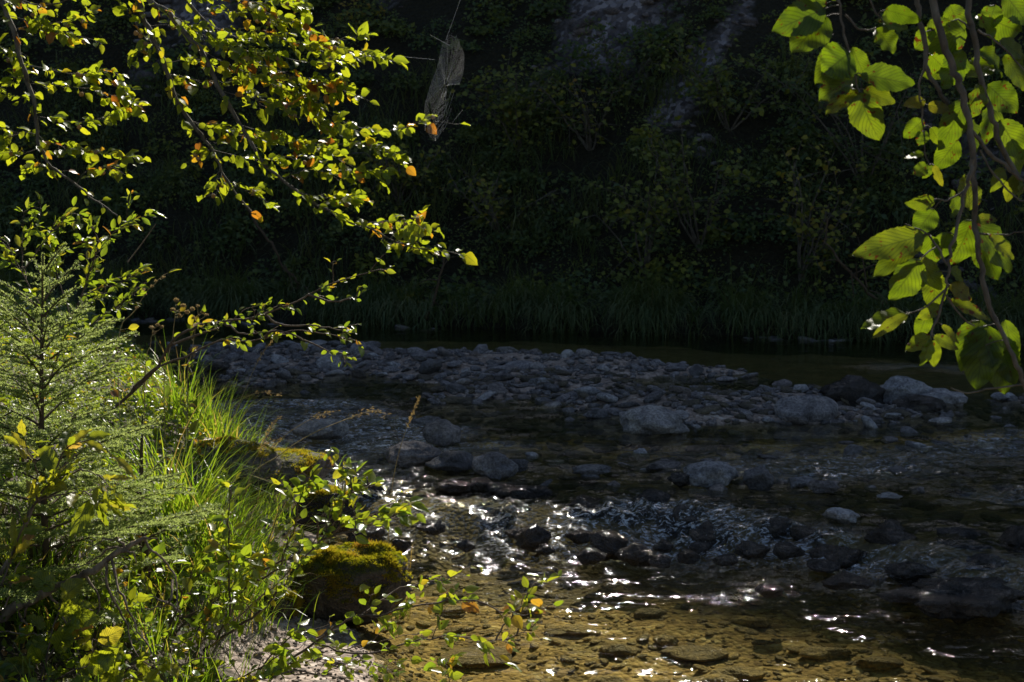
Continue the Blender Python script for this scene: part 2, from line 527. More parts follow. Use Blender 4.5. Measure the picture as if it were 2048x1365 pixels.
def ground_t(x, y):
    e = edge(x, y)
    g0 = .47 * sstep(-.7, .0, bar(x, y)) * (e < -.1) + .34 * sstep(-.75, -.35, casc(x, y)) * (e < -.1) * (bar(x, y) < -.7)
    return g0 + .38 * sstep(-.12, .02, e) + .12 * sstep(-.02, .12, e) + .5 * sstep(.42, .72, e + .15 * fbm(x * 3, y * 3, 0, 2, 51) + .55 * sstep(4.75, 5.1, y))


GX = axis([(-60, -10, 2), (-10, -5, .2), (-5, 4.5, .03), (4.5, 9, .12), (9, 60, 3)])
GY = axis([(-60, -4, 3), (-4, 3.4, .15), (3.4, 9, .03), (9, 16.5, .055), (16.5, 22, .5), (22, 60, 3)])
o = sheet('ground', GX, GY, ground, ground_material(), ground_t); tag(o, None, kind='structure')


# ---- water
def water_material():
    m, nt = new_mat('clear_stream_water'); N = NT(nt)
    p = N.pos(); t = N.n('ShaderNodeAttribute', attribute_name='tint').outputs['Fac']
    mp = N.n('ShaderNodeMapping', {'Vector': p, 'Scale': (.62, 1.7, 1), 'Rotation': (0, 0, .12)}).outputs[0]
    w1 = N.noise(mp, 9, 3, .6, .6); w2 = N.noise(mp, 30, 3, .6, .4); w3 = N.noise(p, 95, 2, .5)
    amp = N.n('ShaderNodeMapRange', {0: t, 1: 0, 2: 1, 3: .05, 4: 1.05}).outputs[0]
    h = N.math('ADD', N.math('MULTIPLY', w1, .026), N.math('MULTIPLY', w2, .009))
    h = N.math('MULTIPLY', h, amp)
    h = N.math('ADD', h, N.math('MULTIPLY', N.math('MULTIPLY', w3, .0030), N.math('MINIMUM', amp, .35)))
    nb = N.bump(h, 1.0, 1.0)
    inc = N.n('ShaderNodeNewGeometry').outputs['Incoming']
    dt = N.math('ABSOLUTE', N.n('ShaderNodeVectorMath', {0: nb, 1: inc}, operation='DOT_PRODUCT').outputs['Value'])
    fr = N.math('ADD', .02, N.math('MULTIPLY', .98, N.math('POWER', N.math('SUBTRACT', 1.0, dt, True), 5.0)))
    tr = N.n('ShaderNodeBsdfTransparent', {'Color': (.70, .69, .54, 1)})
    gl = N.n('ShaderNodeBsdfGlossy', {'Color': (1, 1, 1, 1), 'Roughness': N.math('ADD', .022, N.math('MULTIPLY', t, .05)), 'Normal': nb})
    mx = N.n('ShaderNodeMixShader', {0: fr, 1: tr.outputs[0], 2: gl.outputs[0]})
    fn = N.noise(mp, 38, 5, .75, 1.2)
    fm = N.math('MULTIPLY', N.n('ShaderNodeMapRange', {0: fn, 1: .50, 2: .64}).outputs[0], N.n('ShaderNodeMapRange', {0: t, 1: .55, 2: 1.05}).outputs[0])
    foam = N.n('ShaderNodeBsdfPrincipled', {'Base Color': (.75, .77, .8, 1), 'Roughness': .4})
    m2 = N.n('ShaderNodeMixShader', {0: N.math('MULTIPLY', fm, .75), 1: mx.outputs[0], 2: foam.outputs[0]})
    N.out(m2.outputs[0]); return m


def turb(x, y):
    c = casc(x, y)
    a = 1.0 * np.exp(-((c - .05) / .36) ** 2) * (.85 + .35 * vn(x * 1.6, y * .5, 0, 61))
    a = a + .14 * np.exp(-((c + .45) / .5) ** 2) * (.5 + .5 * vn(x * 1.4 + 3, y * 1.0, 0, 62))
    rif = sstep(.0, .55, fbm(x * .55 + 2.2, y * .8, 0, 3, 63) + .25) * sstep(.3, 1.0, c) * sstep(12.5, 10.5, y)
    a = a + .6 * rif + (.38 + .42 * vn(x * .7, y * 2.6, 0, 65)) * sstep(.4, 1.2, c) * sstep(12, 9, y)
    a = a + .05 + .10 * sstep(-.1, .5, fbm(x * 1.3 + y * .6, y * 2.2, 0, 2, 64))
    a = a + .35 * sstep(-.9, -2.2, x) * sstep(7, 8.5, y) * sstep(12, 10, y) + .6 * np.exp(-((x + .7) / .7) ** 2 - ((y - 7.6) / 1.0) ** 2)
    a = a * (1 - .7 * sstep(-1.6, -.4, bar(x, y)) * (c > .6))
    return np.clip(a, 0, 1.35)


def water_z(x, y):
    t = turb(x, y)
    nr = sstep(7.6, 7.0, y)
    w = .018 * fbm(x * 2.6, y * 6.0, 0, 2, 71) + (.004 + .006 * nr) * (1 - 2 * np.abs(vn(x * 7 + y * 2, y * 12, 0, 75))) + .006 * nr * (1 - 2 * np.abs(vn(x * 22, y * 30, 0, 77)))
    swell = .002 * fbm(x * 1.4, y * 2.2, 0, 2, 79)
    c = casc(x, y)
    wx = x + .12 * vn(x * 3, y * 3, 0, 82); wy = y + .12 * vn(x * 3, y * 3, 4, 83)
    churn = (np.exp(-((c - .05) / .28) ** 2) + .12 * np.exp(-((c + .5) / .3) ** 2)) * (.030 * (1 - 2 * np.abs(vn(wx * 5.5, wy * 4, 0, 78))) + .007 * (1 - 2 * np.abs(vn(wx * 13, wy * 9, 0, 80))))
    return level(x, y) + w * t * 2.1 + swell + churn


WX = axis([(-60, -10, 2), (-10, -4.6, .15), (-4.6, -1.8, .035), (-1.8, 3.0, .014), (3.0, 5, .03), (5, 10, .12), (10, 60, 3)])
WY = axis([(-10, 3, .5), (3, 3.9, .05), (3.9, 7.4, .014), (7.4, 10.5, .025), (10.5, 16.5, .05), (16.5, 40, 1)])
o = sheet('water', WX, WY, water_z, water_material(), turb, skip=lambda X, Y, Z: (edge(X, Y) > .35) | (Y - np.interp(X, XF, YF) > .8))
tag(o, None, kind='structure')


# ---- hill on the far side; its ridge is what shades the river
def ridge_points():
    tx = [(-7, 8.4), (-4, 8.2), (-2.5, 8.0), (-1.2, 7.3), (-.5, 6.6), (0, 6.1), (.6, 5.45), (1.1, 4.95), (1.6, 4.5), (2.4, 3.7), (4, 2.6), (8, 1)]
    YR = 46.0
    X, Z = [], []
    for a, b in tx:
        X.append(a + (YR - b) * math.tan(AZ)); Z.append((YR - b) / math.cos(AZ) * math.tan(EL))
    return np.array(X), np.array(Z)


RX, RZ = ridge_points()


def hill_z(x, y):
    yf = np.interp(x, XF, YF)
    d = y - yf
    rz = np.interp(x, RX, RZ)
    YR = 46.0
    base = -.25 + .50 * sstep(-.12, .14, d) + .28 * sstep(.15, 1.5, d)
    f = np.clip((d - .9) / (YR - yf - .9), 0, 1)
    prof = base + (rz - .62) * f ** 1.0
    lump = .38 * fbm(x * .45, y * .45, 0, 4, 81) * sstep(.5, 2.5, d) * (1 - sstep(28, 40, y))
    top = .16 * fbm(x * 2.0, y * .6, 0, 4, 85) * sstep(38, 44, y) + .22 * np.maximum(0, vn(x * 4.5, y * 2, 0, 86)) * sstep(43, 45, y)
    back = -np.clip(y - 47, 0, 50) * .4
    return prof + lump + top + back


def scree(x, z):
    """bare stony patches on the slope, 0..1"""
    n = fbm(x * .8 + .6 * z, z * .5, 0, 4, 91)
    a = np.exp(-(((x - .9 - (z - 3.2) * .95) / .75) ** 2)) * sstep(2.0, 2.9, z)
    a = a + .9 * np.exp(-(((x - 2.55 - (z - 3.4) * .75) / .22) ** 2)) * sstep(1.9, 2.5, z)
    a = a + .8 * np.exp(-(((x + 4.6 - (z - 2.5) * .3) / .7) ** 2)) * sstep(1.2, 2.0, z)
    a = a + .7 * np.exp(-(((x + 2.2 - (z - 3.4)) / .5) ** 2)) * sstep(2.8, 3.5, z)
    a = a + .3 * np.exp(-(((x - 1.35) / .4) ** 2 + ((z - 2.1) / .25) ** 2))
    return np.clip(a * .75 + .6 * n - .12, 0, 1)


def hill_material():
    m, nt = new_mat('scree_and_humus'); N = NT(nt)
    p = N.pos(); t = N.n('ShaderNodeAttribute', attribute_name='tint').outputs['Fac']
    n1 = N.noise(p, 4, 6, .7); n2 = N.noise(p, 30, 4, .7)
    vo = N.n('ShaderNodeTexVoronoi', {'Vector': p, 'Scale': 16.0})
    cr = N.n('ShaderNodeSeparateColor', {0: vo.outputs['Color']}).outputs[0]
    st = N.ramp(cr, [(0, (.07, .06, .06)), (.6, (.17, .15, .155)), (1, (.38, .35, .37))])
    hu = N.ramp(n2, [(.3, (.012, .012, .008)), (.7, (.045, .04, .022))])
    f = N.n('ShaderNodeMapRange', {0: N.math('ADD', t, N.math('MULTIPLY', N.math('SUBTRACT', n1, .5), 1.2)), 1: .42, 2: .9}).outputs[0]
    c = N.mix(f, hu, st)
    h = N.math('ADD', n2, N.math('SUBTRACT', 1.0, vo.outputs['Distance']))
    b = N.n('ShaderNodeBsdfPrincipled', {'Base Color': c, 'Roughness': .9, 'Specular IOR Level': .2, 'Normal': N.bump(h, .9, .06)})
    N.out(b.outputs[0]); return m


HX = axis([(-60, -11, 2), (-11, 11, .11), (11, 20, .25), (20, 60, 2)])
HY = axis([(6, 13, 1.5), (13, 23, .11), (23, 42, 1), (42, 48, .2), (48, 70, 4)])
o = sheet('hill', HX, HY, hill_z, hill_material(), lambda x, y: scree(x, hill_z(x, y)), skip=lambda X, Y, Z: Y - np.interp(X, XF, YF) < -.3)
tag(o, None, kind='structure')


# ------------------------------------------------------------------ stones
def icosphere(sub):
    import bmesh
    bm = bmesh.new(); bmesh.ops.create_icosphere(bm, subdivisions=sub, radius=1)
    v = np.array([x.co[:] for x in bm.verts]); f = np.array([[q.index for q in x.verts] for x in bm.faces])
    bm.free(); return norm(v), f


ICO = {k: icosphere(k) for k in (1, 2, 3, 4, 5)}


def rock_verts(seed, sub=3, facets=9, rough=.10, flat=(1, .8, .6), hard=.9):
    r = np.random.default_rng(seed)
    v, f = ICO[sub]; v = v.copy()
    for _ in range(facets):
        n = norm(r.normal(size=3)); d = r.uniform(.62, .92)
        ex = np.maximum(0, v @ n - d)
        v -= ex[:, None] * n * hard
    s = seed % 97
    q = fbm(v[:, 0] * 1.5 + s, v[:, 1] * 1.5, v[:, 2] * 1.5, 4 if sub > 2 else 2, s)
    if sub > 2:
        rd = 1 - 2 * np.abs(vn(v[:, 0] * 3.1 + s, v[:, 1] * 3.1, v[:, 2] * 3.1 + 5, s)); q = q + .22 * rd - .25 * (np.abs(vn(v[:, 0] * 6 + s, v[:, 1] * 6, v[:, 2] * 9, s + 3)) < .12)
    v = v * (1 + rough * q)[:, None]
    return v * np.array(flat), f


PROTO = []
for k in range(10):
    ang = k % 2 == 0
    v, f = rock_verts(100 + k, 3, 18 if ang else 11, .16 if ang else .11, (1, rng.uniform(.6, .95), rng.uniform(.34, .6)), .95 if ang else .75)
    mb = MB(); mb.add(v, f); PROTO.append(mb)


def mesh_of(mb, name, mat):
    o = mb.build(name, mat); me = o.data; bpy.data.objects.remove(o); return me


PM = [[mesh_of(p, 'cobble', m) for p in PROTO] for m in (M_STONE, M_PALE)]
SHAPES = [p.v[0] for p in PROTO]


def rock(name, label, px, py, w, h, mat, seed, z=None, facets=14, rough=.2, depth=.8, group=None, cat='rock', sub=4, rz=0.0, sink=.3, hard=.9, py_is_base=True):
    """a rock whose base sits at photo point (px,py); w,h in metres"""
    zz = .13 if z is None else z
    h = h * .85
    b = G(px, py, zz)
    v, f = rock_verts(seed, sub, facets, rough, (w / 2 * 1.08, w / 2 * depth, h * .5 * (1 + sink)), hard)
    c, s = math.cos(rz), math.sin(rz)
    v = v @ np.array([[c, s, 0], [-s, c, 0], [0, 0, 1]])
    base = b + np.array([0, w / 2 * depth * .8, h / 2 - h * .5 * sink])
    mb = MB(); mb.add(v + base, f)
    o = mb.build(name, mat, origin=(base[0], base[1], zz))
    return tag(o, label, cat, group)


placed = []   # (x, y, r)

def mark(px, py, w, z=.1):
    b = G(px, py, z); placed.append((b[0], b[1] + w * .35, w * .5))


BIG = [
 ('oval_boulder', 'smooth grey oval boulder at the right end of the gravel bar', 1620, 843, .42, .20, M_STONE, 11, dict(facets=3, rough=.05)),
 ('dark_boulder', 'dark mossy boulder with a white patch just behind the grey oval boulder', 1720, 815, .46, .24, M_DARKR, 12, dict(rough=.2)),
 ('white_boulder', 'white angular boulder right of the dark mossy boulder', 1822, 806, .44, .21, M_PALE, 13, dict(rough=.2)),
 ('white_boulder', 'low white broken rock at the far right end of the bar', 1895, 812, .34, .13, M_PALE, 14, dict(rough=.2)),
 ('dark_boulder', 'low black wet rock below the white angular boulder', 1850, 822, .36, .11, M_DARKR, 15, dict(rough=.2)),
 ('limestone_boulder', 'largest pale boulder on the near edge of the gravel bar', 1312, 868, .47, .20, M_PALE, 16, dict(rough=.16)),
 ('limestone_boulder', 'egg shaped pale stone standing on the far crest of the bar', 1136, 728, .13, .15, M_PALE, 17, dict(facets=2, rough=.04)),
 ('limestone_boulder', 'grey block standing in the water left of the gravel bar', 885, 888, .25, .17, M_STONE, 18, {}),
 ('flat_boulder', 'flat brown oval stone in the calm water beside the bar', 855, 853, .18, .065, M_STONE, 19, dict(facets=3)),
 ('limestone_boulder', 'wide grey rock in the row of rocks, furthest left', 818, 935, .34, .15, M_STONE, 20, {}),
 ('limestone_boulder', 'grey rock second from the left in the midstream row', 905, 945, .25, .12, M_STONE, 21, {}),
 ('limestone_boulder', 'sloping grey wedge rock in the middle of the midstream row', 988, 955, .24, .15, M_STONE, 22, {}),
 ('limestone_boulder', 'low brown rock at the right end of the midstream row', 1030, 945, .17, .08, M_STONE, 23, {}),
 ('dark_boulder', 'small black rock standing alone in front of the midstream row', 905, 984, .16, .08, M_DARKR, 24, {}),
 ('limestone_boulder', 'broad pale rock breaking the riffle on the right', 1430, 972, .28, .13, M_PALE, 25, {}),
 ('dark_boulder', 'round brown rock touching the broad pale rock in the riffle', 1365, 970, .13, .08, M_DARKR, 26, {}),
 ('limestone_boulder', 'peaked grey rock right of the broad pale riffle rock', 1522, 975, .19, .11, M_STONE, 27, {}),
 ('limestone_boulder', 'small brown pointed rock between riffle rocks on the right', 1600, 975, .13, .07, M_STONE, 28, {}),
 ('limestone_boulder', 'low round rock just awash right of the riffle rocks', 1650, 985, .16, .07, M_STONE, 29, {}),
 ('limestone_boulder', 'lone cream coloured rock in the calm water on the right', 1686, 1045, .165, .075, M_PALE, 30, {}),
 ('limestone_boulder', 'flat pale rock awash below the riffle on the right', 1782, 1000, .13, .035, M_PALE, 31, {}),
 ('limestone_boulder', 'long low pale rock at the left shore behind the grass', 638, 878, .36, .14, M_PALE, 32, dict(rough=.18)),
 ('limestone_boulder', 'dim brown rock under water behind the rapid', 1330, 942, .20, .06, M_STONE, 33, {}),
 ('limestone_boulder', 'flat grey rock awash in the riffle at the centre', 1185, 950, .2, .05, M_STONE, 34, {}),
 ('limestone_boulder', 'white rock in shallow water near the right frame edge', 1885, 850, .15, .06, M_PALE, 35, {}),
 ('limestone_boulder', 'white oval rock below the hanging leaves at far right', 2010, 800, .17, .06, M_PALE, 36, {}),
 ('limestone_boulder', 'grey flat rock at the left head of the bar', 740, 700, .22, .09, M_STONE, 37, {}),
 ('limestone_boulder', 'pale block among cobbles in the centre of the bar', 1080, 775, .17, .10, M_PALE, 38, {}),
 ('limestone_boulder', 'angular grey rock at the right upper edge of the bar', 1355, 745, .2, .09, M_STONE, 39, {}),
 ('limestone_boulder', 'grey slab pair behind the oval boulder', 1530, 795, .2, .10, M_STONE, 40, {}),
]
for nm, lb, px, py, w, h, mt, sd, kw in BIG:
    rock(nm, lb, px, py, w * .9, h * .88, mt, sd, **kw); mark(px, py, w * .85)

# black wet rocks that make the rapid
RAP = [(862, 1075, .17, .08), (930, 1090, .12, .06), (1068, 1082, .22, .12), (1030, 1068, .12, .05), (1160, 1078, .16, .07), (1222, 1105, .24, .14), (1275, 1120, .2, .10), (1185, 1120, .16, .07),
       (1330, 1100, .12, .06), (1375, 1125, .13, .06), (1505, 1115, .22, .08), (1575, 1118, .18, .08), (1650, 1145, .2, .05), (1455, 1130, .12, .05), (1700, 1180, .25, .06), (1835, 1160, .25, .06), (1980, 1150, .3, .08), (1320, 1140, .13, .06), (1090, 1115, .12, .05), (800, 1110, .12, .07), (1540, 1180, .15, .06)]
SIDE = ['left', 'middle', 'right']
for k, (px, py, w, h) in enumerate(RAP):
    rock('rapid_rock', 'black wet jagged rock breaking the white water of the little rapid', px, py + (k * 37 % 19) - 8, w * .72, h * .85, M_DARKR, 200 + k, z=.05, rough=.20, facets=22, sink=.45, group='black rocks in the rapid', sub=4)
# shore rocks beside the near bank
for k in range(34):
    x = rng.uniform(-.75, 2.4); y = np.interp(x, XC, YC) + rng.uniform(-.05, .5); q = rng.uniform(.05, .11)
    v, f = rock_verts(1300 + k, 3, 16, .25, (q * rng.uniform(.8, 1.5), q * .8, q * .6), .95)
    z0 = float(level(x, y)) - .01 + rng.uniform(-.02, .02)
    mb = MB(); mb.add(v + np.array([x, y, z0]), f)
    tag(mb.build('rapid_stone', M_DARKR, origin=(x, y, z0)), 'small dark wet stone half drowned in the little rapid', 'stone', 'small stones drowned in the rapid')
rock('shore_rock', 'dark bare rock wedged behind the mossy boulder at the rapid', 725, 1092, .17, .09, M_DARKR, 302, z=.10)

cand = []
# cobbles of the gravel bar: sampled over the bar, the largest are things of their own
n_try = 9000
xs = rng.uniform(-4.6, 5.2, n_try); ys = rng.uniform(8.3, 14.2, n_try)
b = bar(xs, ys)
keepm = rng.uniform(size=n_try) < np.clip(b * 1.2 + .55, 0, 1) * (fbm(xs * 1.3, ys * 2.2, 0, 2, 37) > -.45)
xs, ys, b = xs[keepm], ys[keepm], b[keepm]
rad = np.exp(rng.normal(math.log(.034), .5, len(xs))); rad = np.clip(rad, .018, .115)
ordr = np.argsort(-rad)
cell = {}
def hit(x, y, r, slack=.84):
    cx, cy = int(x // .25), int(y // .25)
    for i in range(cx - 2, cx + 3):
        for j in range(cy - 2, cy + 3):
            for (a, b2, c) in cell.get((i, j), ()):
                if (a - x) ** 2 + (b2 - y) ** 2 < ((c + r) * slack) ** 2: return True
    return False
def put(x, y, r): cell.setdefault((int(x // .25), int(y // .25)), []).append((x, y, r))
for (x, y, r) in placed: put(x, y, r)
stones = []
for i in ordr:
    if not hit(xs[i], ys[i], rad[i]):
        put(xs[i], ys[i], rad[i]); stones.append((xs[i], ys[i], rad[i]))
# scattered single stones elsewhere in the stream, some awash
for k in range(260):
    x, y = rng.uniform(-3.2, 4.0), rng.uniform(6.6, 9.8)
    if edge(x, y) > -.1 or casc(x, y) < .6: continue
    if fbm(x * .8, y * 1.1, 0, 2, 95) < .05: continue
    r = rng.uniform(.03, .075)
    if not hit(x, y, r, 1.0): put(x, y, r); stones.append((x, y, r))
for k in range(150):
    x, y = rng.uniform(-6, -1.5), rng.uniform(10.0, 12.9)
    if edge(x, y) > -.05: continue
    r = rng.uniform(.04, .09)
    if not hit(x, y, r, .9): put(x, y, r); stones.append((x, y, r))
print('stones', len(stones))


def in_view(x, y):
    d = y
    return abs(x) < d * .36 + .1


stones.sort(key=lambda s: -s[2] / s[1])
vis = [s for s in stones if in_view(s[0], s[1])]
solo = vis[:285]; solo_set = set(solo)
rest = [s for s in stones if s not in solo_set]
GL = [('grey rounded cobble in the gravel bar', 'grey cobbles of the gravel bar'), ('pale whitish cobble in the gravel bar', 'pale cobbles of the gravel bar')]
for (x, y, r) in solo:
    pale = rng.uniform() < .22
    z = float(ground(x, y))
    aw = bar(x, y) < -.3
    lv = float(level(x, y))
    me = PM[int(pale)][rng.integers(10)]
    o = bpy.data.objects.new('cobble', me); COL.objects.link(o)
    sz = rng.uniform(.55, .95)
    zc = z + r * .25 if not aw else max(z + r * .2, lv - r * .10)
    o.location = (x, y, zc); o.scale = (r * 1.1, r, r * sz)
    o.rotation_euler = (rng.normal(0, .25), rng.normal(0, .25), rng.uniform(0, 6.28))
    if aw: tag(o, 'single stone awash in the stream outside the gravel bar', 'stone', 'single stones in the stream')
    else: tag(o, GL[int(pale)][0], 'stone', GL[int(pale)][1])


def scatter_rocks(name, items, mat, sub=2, seed=500, kind='stuff'):
    """many small stones as one mesh; items = (x, y, zc, rx, ry, rz)"""
    shp = [rock_verts(seed + k, sub, 7, .12, (1, .8, .6))[0] for k in range(8)]
    F = ICO[sub][1]
    mb = MB()
    it = np.array(items); which = rng.integers(8, size=len(it))
    for k in range(8):
        q = it[which == k]
        if not len(q): continue
        a = rng.uniform(0, 6.28, len(q)); c, s = np.cos(a), np.sin(a)
        v = shp[k][None] * q[:, None, 3:6]
        vx = v[..., 0] * c[:, None] - v[..., 1] * s[:, None]; vy = v[..., 0] * s[:, None] + v[..., 1] * c[:, None]
        tl = rng.normal(0, .2, len(q))[:, None]
        v = np.stack([vx, vy, v[..., 2] + vx * tl], -1) + q[:, None, :3]
        mb.add(v.reshape(-1, 3), (F[None] + (np.arange(len(q)) * shp[k].shape[0])[:, None, None]).reshape(-1, 3))
    o = mb.build(name, mat); tag(o, None, kind=kind); return o


it = [(x, y, float(ground(x, y)) + r * .25, r * 1.1, r, r * rng.uniform(.7, 1.1)) for (x, y, r) in rest]
# fine pebbles filling the bar
n = 8000
x = rng.uniform(-4.6, 5.2, n); y = rng.uniform(8.3, 14.2, n); k = bar(x, y) > -.6
x, y = x[k], y[k]; z = ground(x, y); r = rng.uniform(.012, .032, len(x))
it += list(zip(x, y, z + r * .3, r * 1.2, r, r * .9))
o = scatter_rocks('bar_pebbles', it, M_STONE); tag(o, 'small grey pebbles filling the gaps of the gravel bar', 'pebbles', kind='stuff')

# gravel of the small beach
n = 9000
x = rng.uniform(-1.3, .3, n); y = rng.uniform(3.5, 6.0, n); e = edge(x, y); k = (e > -.12) & (e < .55)
x, y = x[k], y[k]; z = ground(x, y); r = np.exp(rng.normal(math.log(.0045), .5, len(x)))
M_GRAVEL = rock_mat('beach_gravel', (.24, .19, .16), (.38, .32, .28), (.30, .23, .18), rough=.75)
o = scatter_rocks('beach_gravel', list(zip(x, y, z + r * .3, r * 1.2, r, r)), M_GRAVEL, sub=1)
tag(o, 'pinkish grey gravel of the little beach below the mossy boulder', 'gravel', kind='stuff')

# stones on the pool floor
n = 8000
x = rng.uniform(-.8, 3.2, n); y = rng.uniform(3.4, 6.2, n); k = (edge(x, y) < .05) & (casc(x, y) < .1)
x, y = x[k], y[k]; z = ground(x, y); r = np.clip(np.exp(rng.normal(math.log(.0075), .6, len(x))), .003, .035)
o = scatter_rocks('pool_pebbles', list(zip(x, y, z + r * .1, r * 1.6, r * 1.2, r * .6)), M_GOLD, sub=2, seed=600)
tag(o, 'golden brown pebbles on the floor of the clear pool', 'pebbles', kind='stuff')
n = 2500
x = rng.uniform(-2.6, 4.2, n); y = rng.uniform(5.9, 10.5, n); k = (edge(x, y) < .05) & (casc(x, y) > .3)
x, y = x[k], y[k]; z = ground(x, y); r = np.clip(np.exp(rng.normal(math.log(.028), .5, len(x))), .01, .07)
M_BEDST = rock_mat('streambed_stone', (.10, .085, .05), (.17, .14, .09), (.10, .085, .06), rough=.6)
o = scatter_rocks('streambed_stones', list(zip(x, y, z + r * .1, r * 1.5, r * 1.1, r * .8)), M_BEDST, sub=2, seed=640)
tag(o, 'brown stones on the stream bed above the rapid', 'stones', kind='stuff')
FLAT = [(1140, 1262, .17), (1240, 1300, .15), (1390, 1305, .24), (1060, 1225, .13), (1500, 1250, .16), (1330, 1285, .1), (1480, 1345, .2), (1210, 1345, .16), (960, 1300, .33), (900, 1215, .12), (1430, 1355, .16), (1650, 1310, .18), (1300, 1235, .14), (1760, 1330, .16)]
for k, (px, py, w) in enumerate(FLAT):
    b = G(px, py, -.1); zb = float(ground(b[0], b[1]))
    v, f = rock_verts(700 + k, 4, 8, .12, (w * .52, w * .3, .022), .8)
    mb = MB(); mb.add(v + np.array([b[0], b[1], zb + .012]), f)
    o = mb.build('flat_stone', M_GOLD, origin=(b[0], b[1], zb))
    tag(o, 'flat golden brown slab lying on the floor of the clear pool', 'stone', 'flat slabs under the clear pool water')


# ------------------------------------------------------------------ mossy boulders
def mossy(name, label, px, py, w, h, z, seed, depth=.8, blades_n=9000, cover=.35, orange=.3, mat=M_MOSSROCK, facets=7, rough=.1, rz=0.):
    b = G(px, py, z)
    c = b + np.array([0, w / 2 * depth * .8, 0])
    v, f = rock_verts(seed, 5, facets, rough, (w / 2 * 1.05, w / 2 * depth, h * .62), .75)
    cc, ss = math.cos(rz), math.sin(rz)
    v = v @ np.array([[cc, ss, 0], [-ss, cc, 0], [0, 0, 1]])
    v = v + np.array([0, 0, h * .42])
    root = thing(name, label, 'boulder', c)
    mb = MB(); mb.add(v + c, f); mb.build('stone', mat, root, origin=c)
    tri = v[f]; nn = np.cross(tri[:, 1] - tri[:, 0], tri[:, 2] - tri[:, 0]); ar = np.linalg.norm(nn, axis=1); nn = norm(nn)
    ctr = tri.mean(1)
    wgt = ar * np.clip(nn[:, 2] - cover + .75 * fbm(ctr[:, 0] * 9, ctr[:, 1] * 9, ctr[:, 2] * 9, 3, seed), 0, .5) ** .8
    ix = rng.choice(len(f), blades_n, p=wgt / wgt.sum())
    u = rng.uniform(size=(blades_n, 2)); fl = u.sum(1) > 1; u[fl] = 1 - u[fl]
    p = tri[ix, 0] + u[:, :1] * (tri[ix, 1] - tri[ix, 0]) + u[:, 1:] * (tri[ix, 2] - tri[ix, 0]) + c - nn[ix] * .001
    cl = fbm(p[:, 0] * 22, p[:, 1] * 22, p[:, 2] * 22, 3, seed + 5)
    tint = np.clip(.3 + .45 * cl + rng.normal(0, .12, blades_n) + (fbm(p[:, 0] * 7, p[:, 1] * 7, 0, 2, seed + 9) > 1 - orange * 2.2) * .5, 0, 1)
    d = norm(nn[ix] + rng.normal(0, .55, (blades_n, 3)))
    ln = .010 * (1 + 1.1 * cl.clip(-.6, 1.5)) * rng.uniform(.6, 1.4, blades_n)
    mb = MB()
    leaves(mb, (np.array([[0, -.5, 0], [0, .5, 0], [1, 0, 0.]]), np.array([[0, 1, 2]]), np.array([[0, 0], [0, 1], [1, .5]])), p, d, rng.normal(size=(blades_n, 3)), ln, .0045, tint, curl=0.0)
    mb.build('moss', M_MOSS, root, origin=c, smooth=False)
    return root, c


mossy('mossy_boulder', 'large boulder with a thick olive moss cap standing on the little beach', 690, 1245, .43, .25, .02, 903, depth=.72, blades_n=26000, cover=.25, orange=.2)
mossy('mossy_boulder', 'small brown rock with moss tuft sticking out of the bank by the gravel', 548, 1245, .15, .10, .06, 905, blades_n=5000)
mossy('mossy_boulder', 'long bank boulder with brown moss behind the tall bright grass', 440, 985, .46, .20, .20, 907, blades_n=5000, mat=M_BANKROCK, cover=.5, orange=.15)
mossy('mossy_boulder', 'bank boulder with orange moss dipping toward the stream', 570, 985, .40, .17, .13, 909, blades_n=6000, mat=M_BANKROCK, cover=.5, orange=.35)
rock('mossy_rock', 'low dark wet rock with faint moss at the right foot of the rapid', 1950, 1225, .42, .12, M_DARKR, 317, z=.02, rough=.42, facets=10, sink=.5)
mossy('mossy_boulder', 'dark boulder in shadow at the water behind the leafy willow branch', 640, 1065, .28, .18, .08, 911, blades_n=2500, mat=M_DARKR, cover=.6)


# ------------------------------------------------------------------ plants: helpers
def rooted(line):
    g = float(ground(line[0][0], line[0][1])) - .02
    if line[0][2] > g + .02:
        return np.vstack([[line[0] * [1, 1, 0] + [-.01, 0, g]], line])
    return line


def along(line, t):
    line = np.asarray(line); seg = np.linalg.norm(np.diff(line, axis=0), axis=1); cs = np.concatenate([[0], np.cumsum(seg)])
    s = np.asarray(t) * cs[-1]
    p = np.stack([np.interp(s, cs, line[:, k]) for k in range(3)], -1)
    q = np.stack([np.interp(np.minimum(s + .01, cs[-1]), cs, line[:, k]) for k in range(3)], -1)
    r = np.stack([np.interp(np.maximum(s - .01, 0), cs, line[:, k]) for k in range(3)], -1)
    return p, norm(q - r), cs[-1]


def tints(n, pg=.85, py=.1):
    u = rng.uniform(size=n)
    t = np.where(u < pg, np.abs(rng.normal(0, .13, n)), np.where(u < pg + py, rng.uniform(.35, .6, n), rng.uniform(.68, 1.0, n)))
    return np.clip(t, 0, 1)


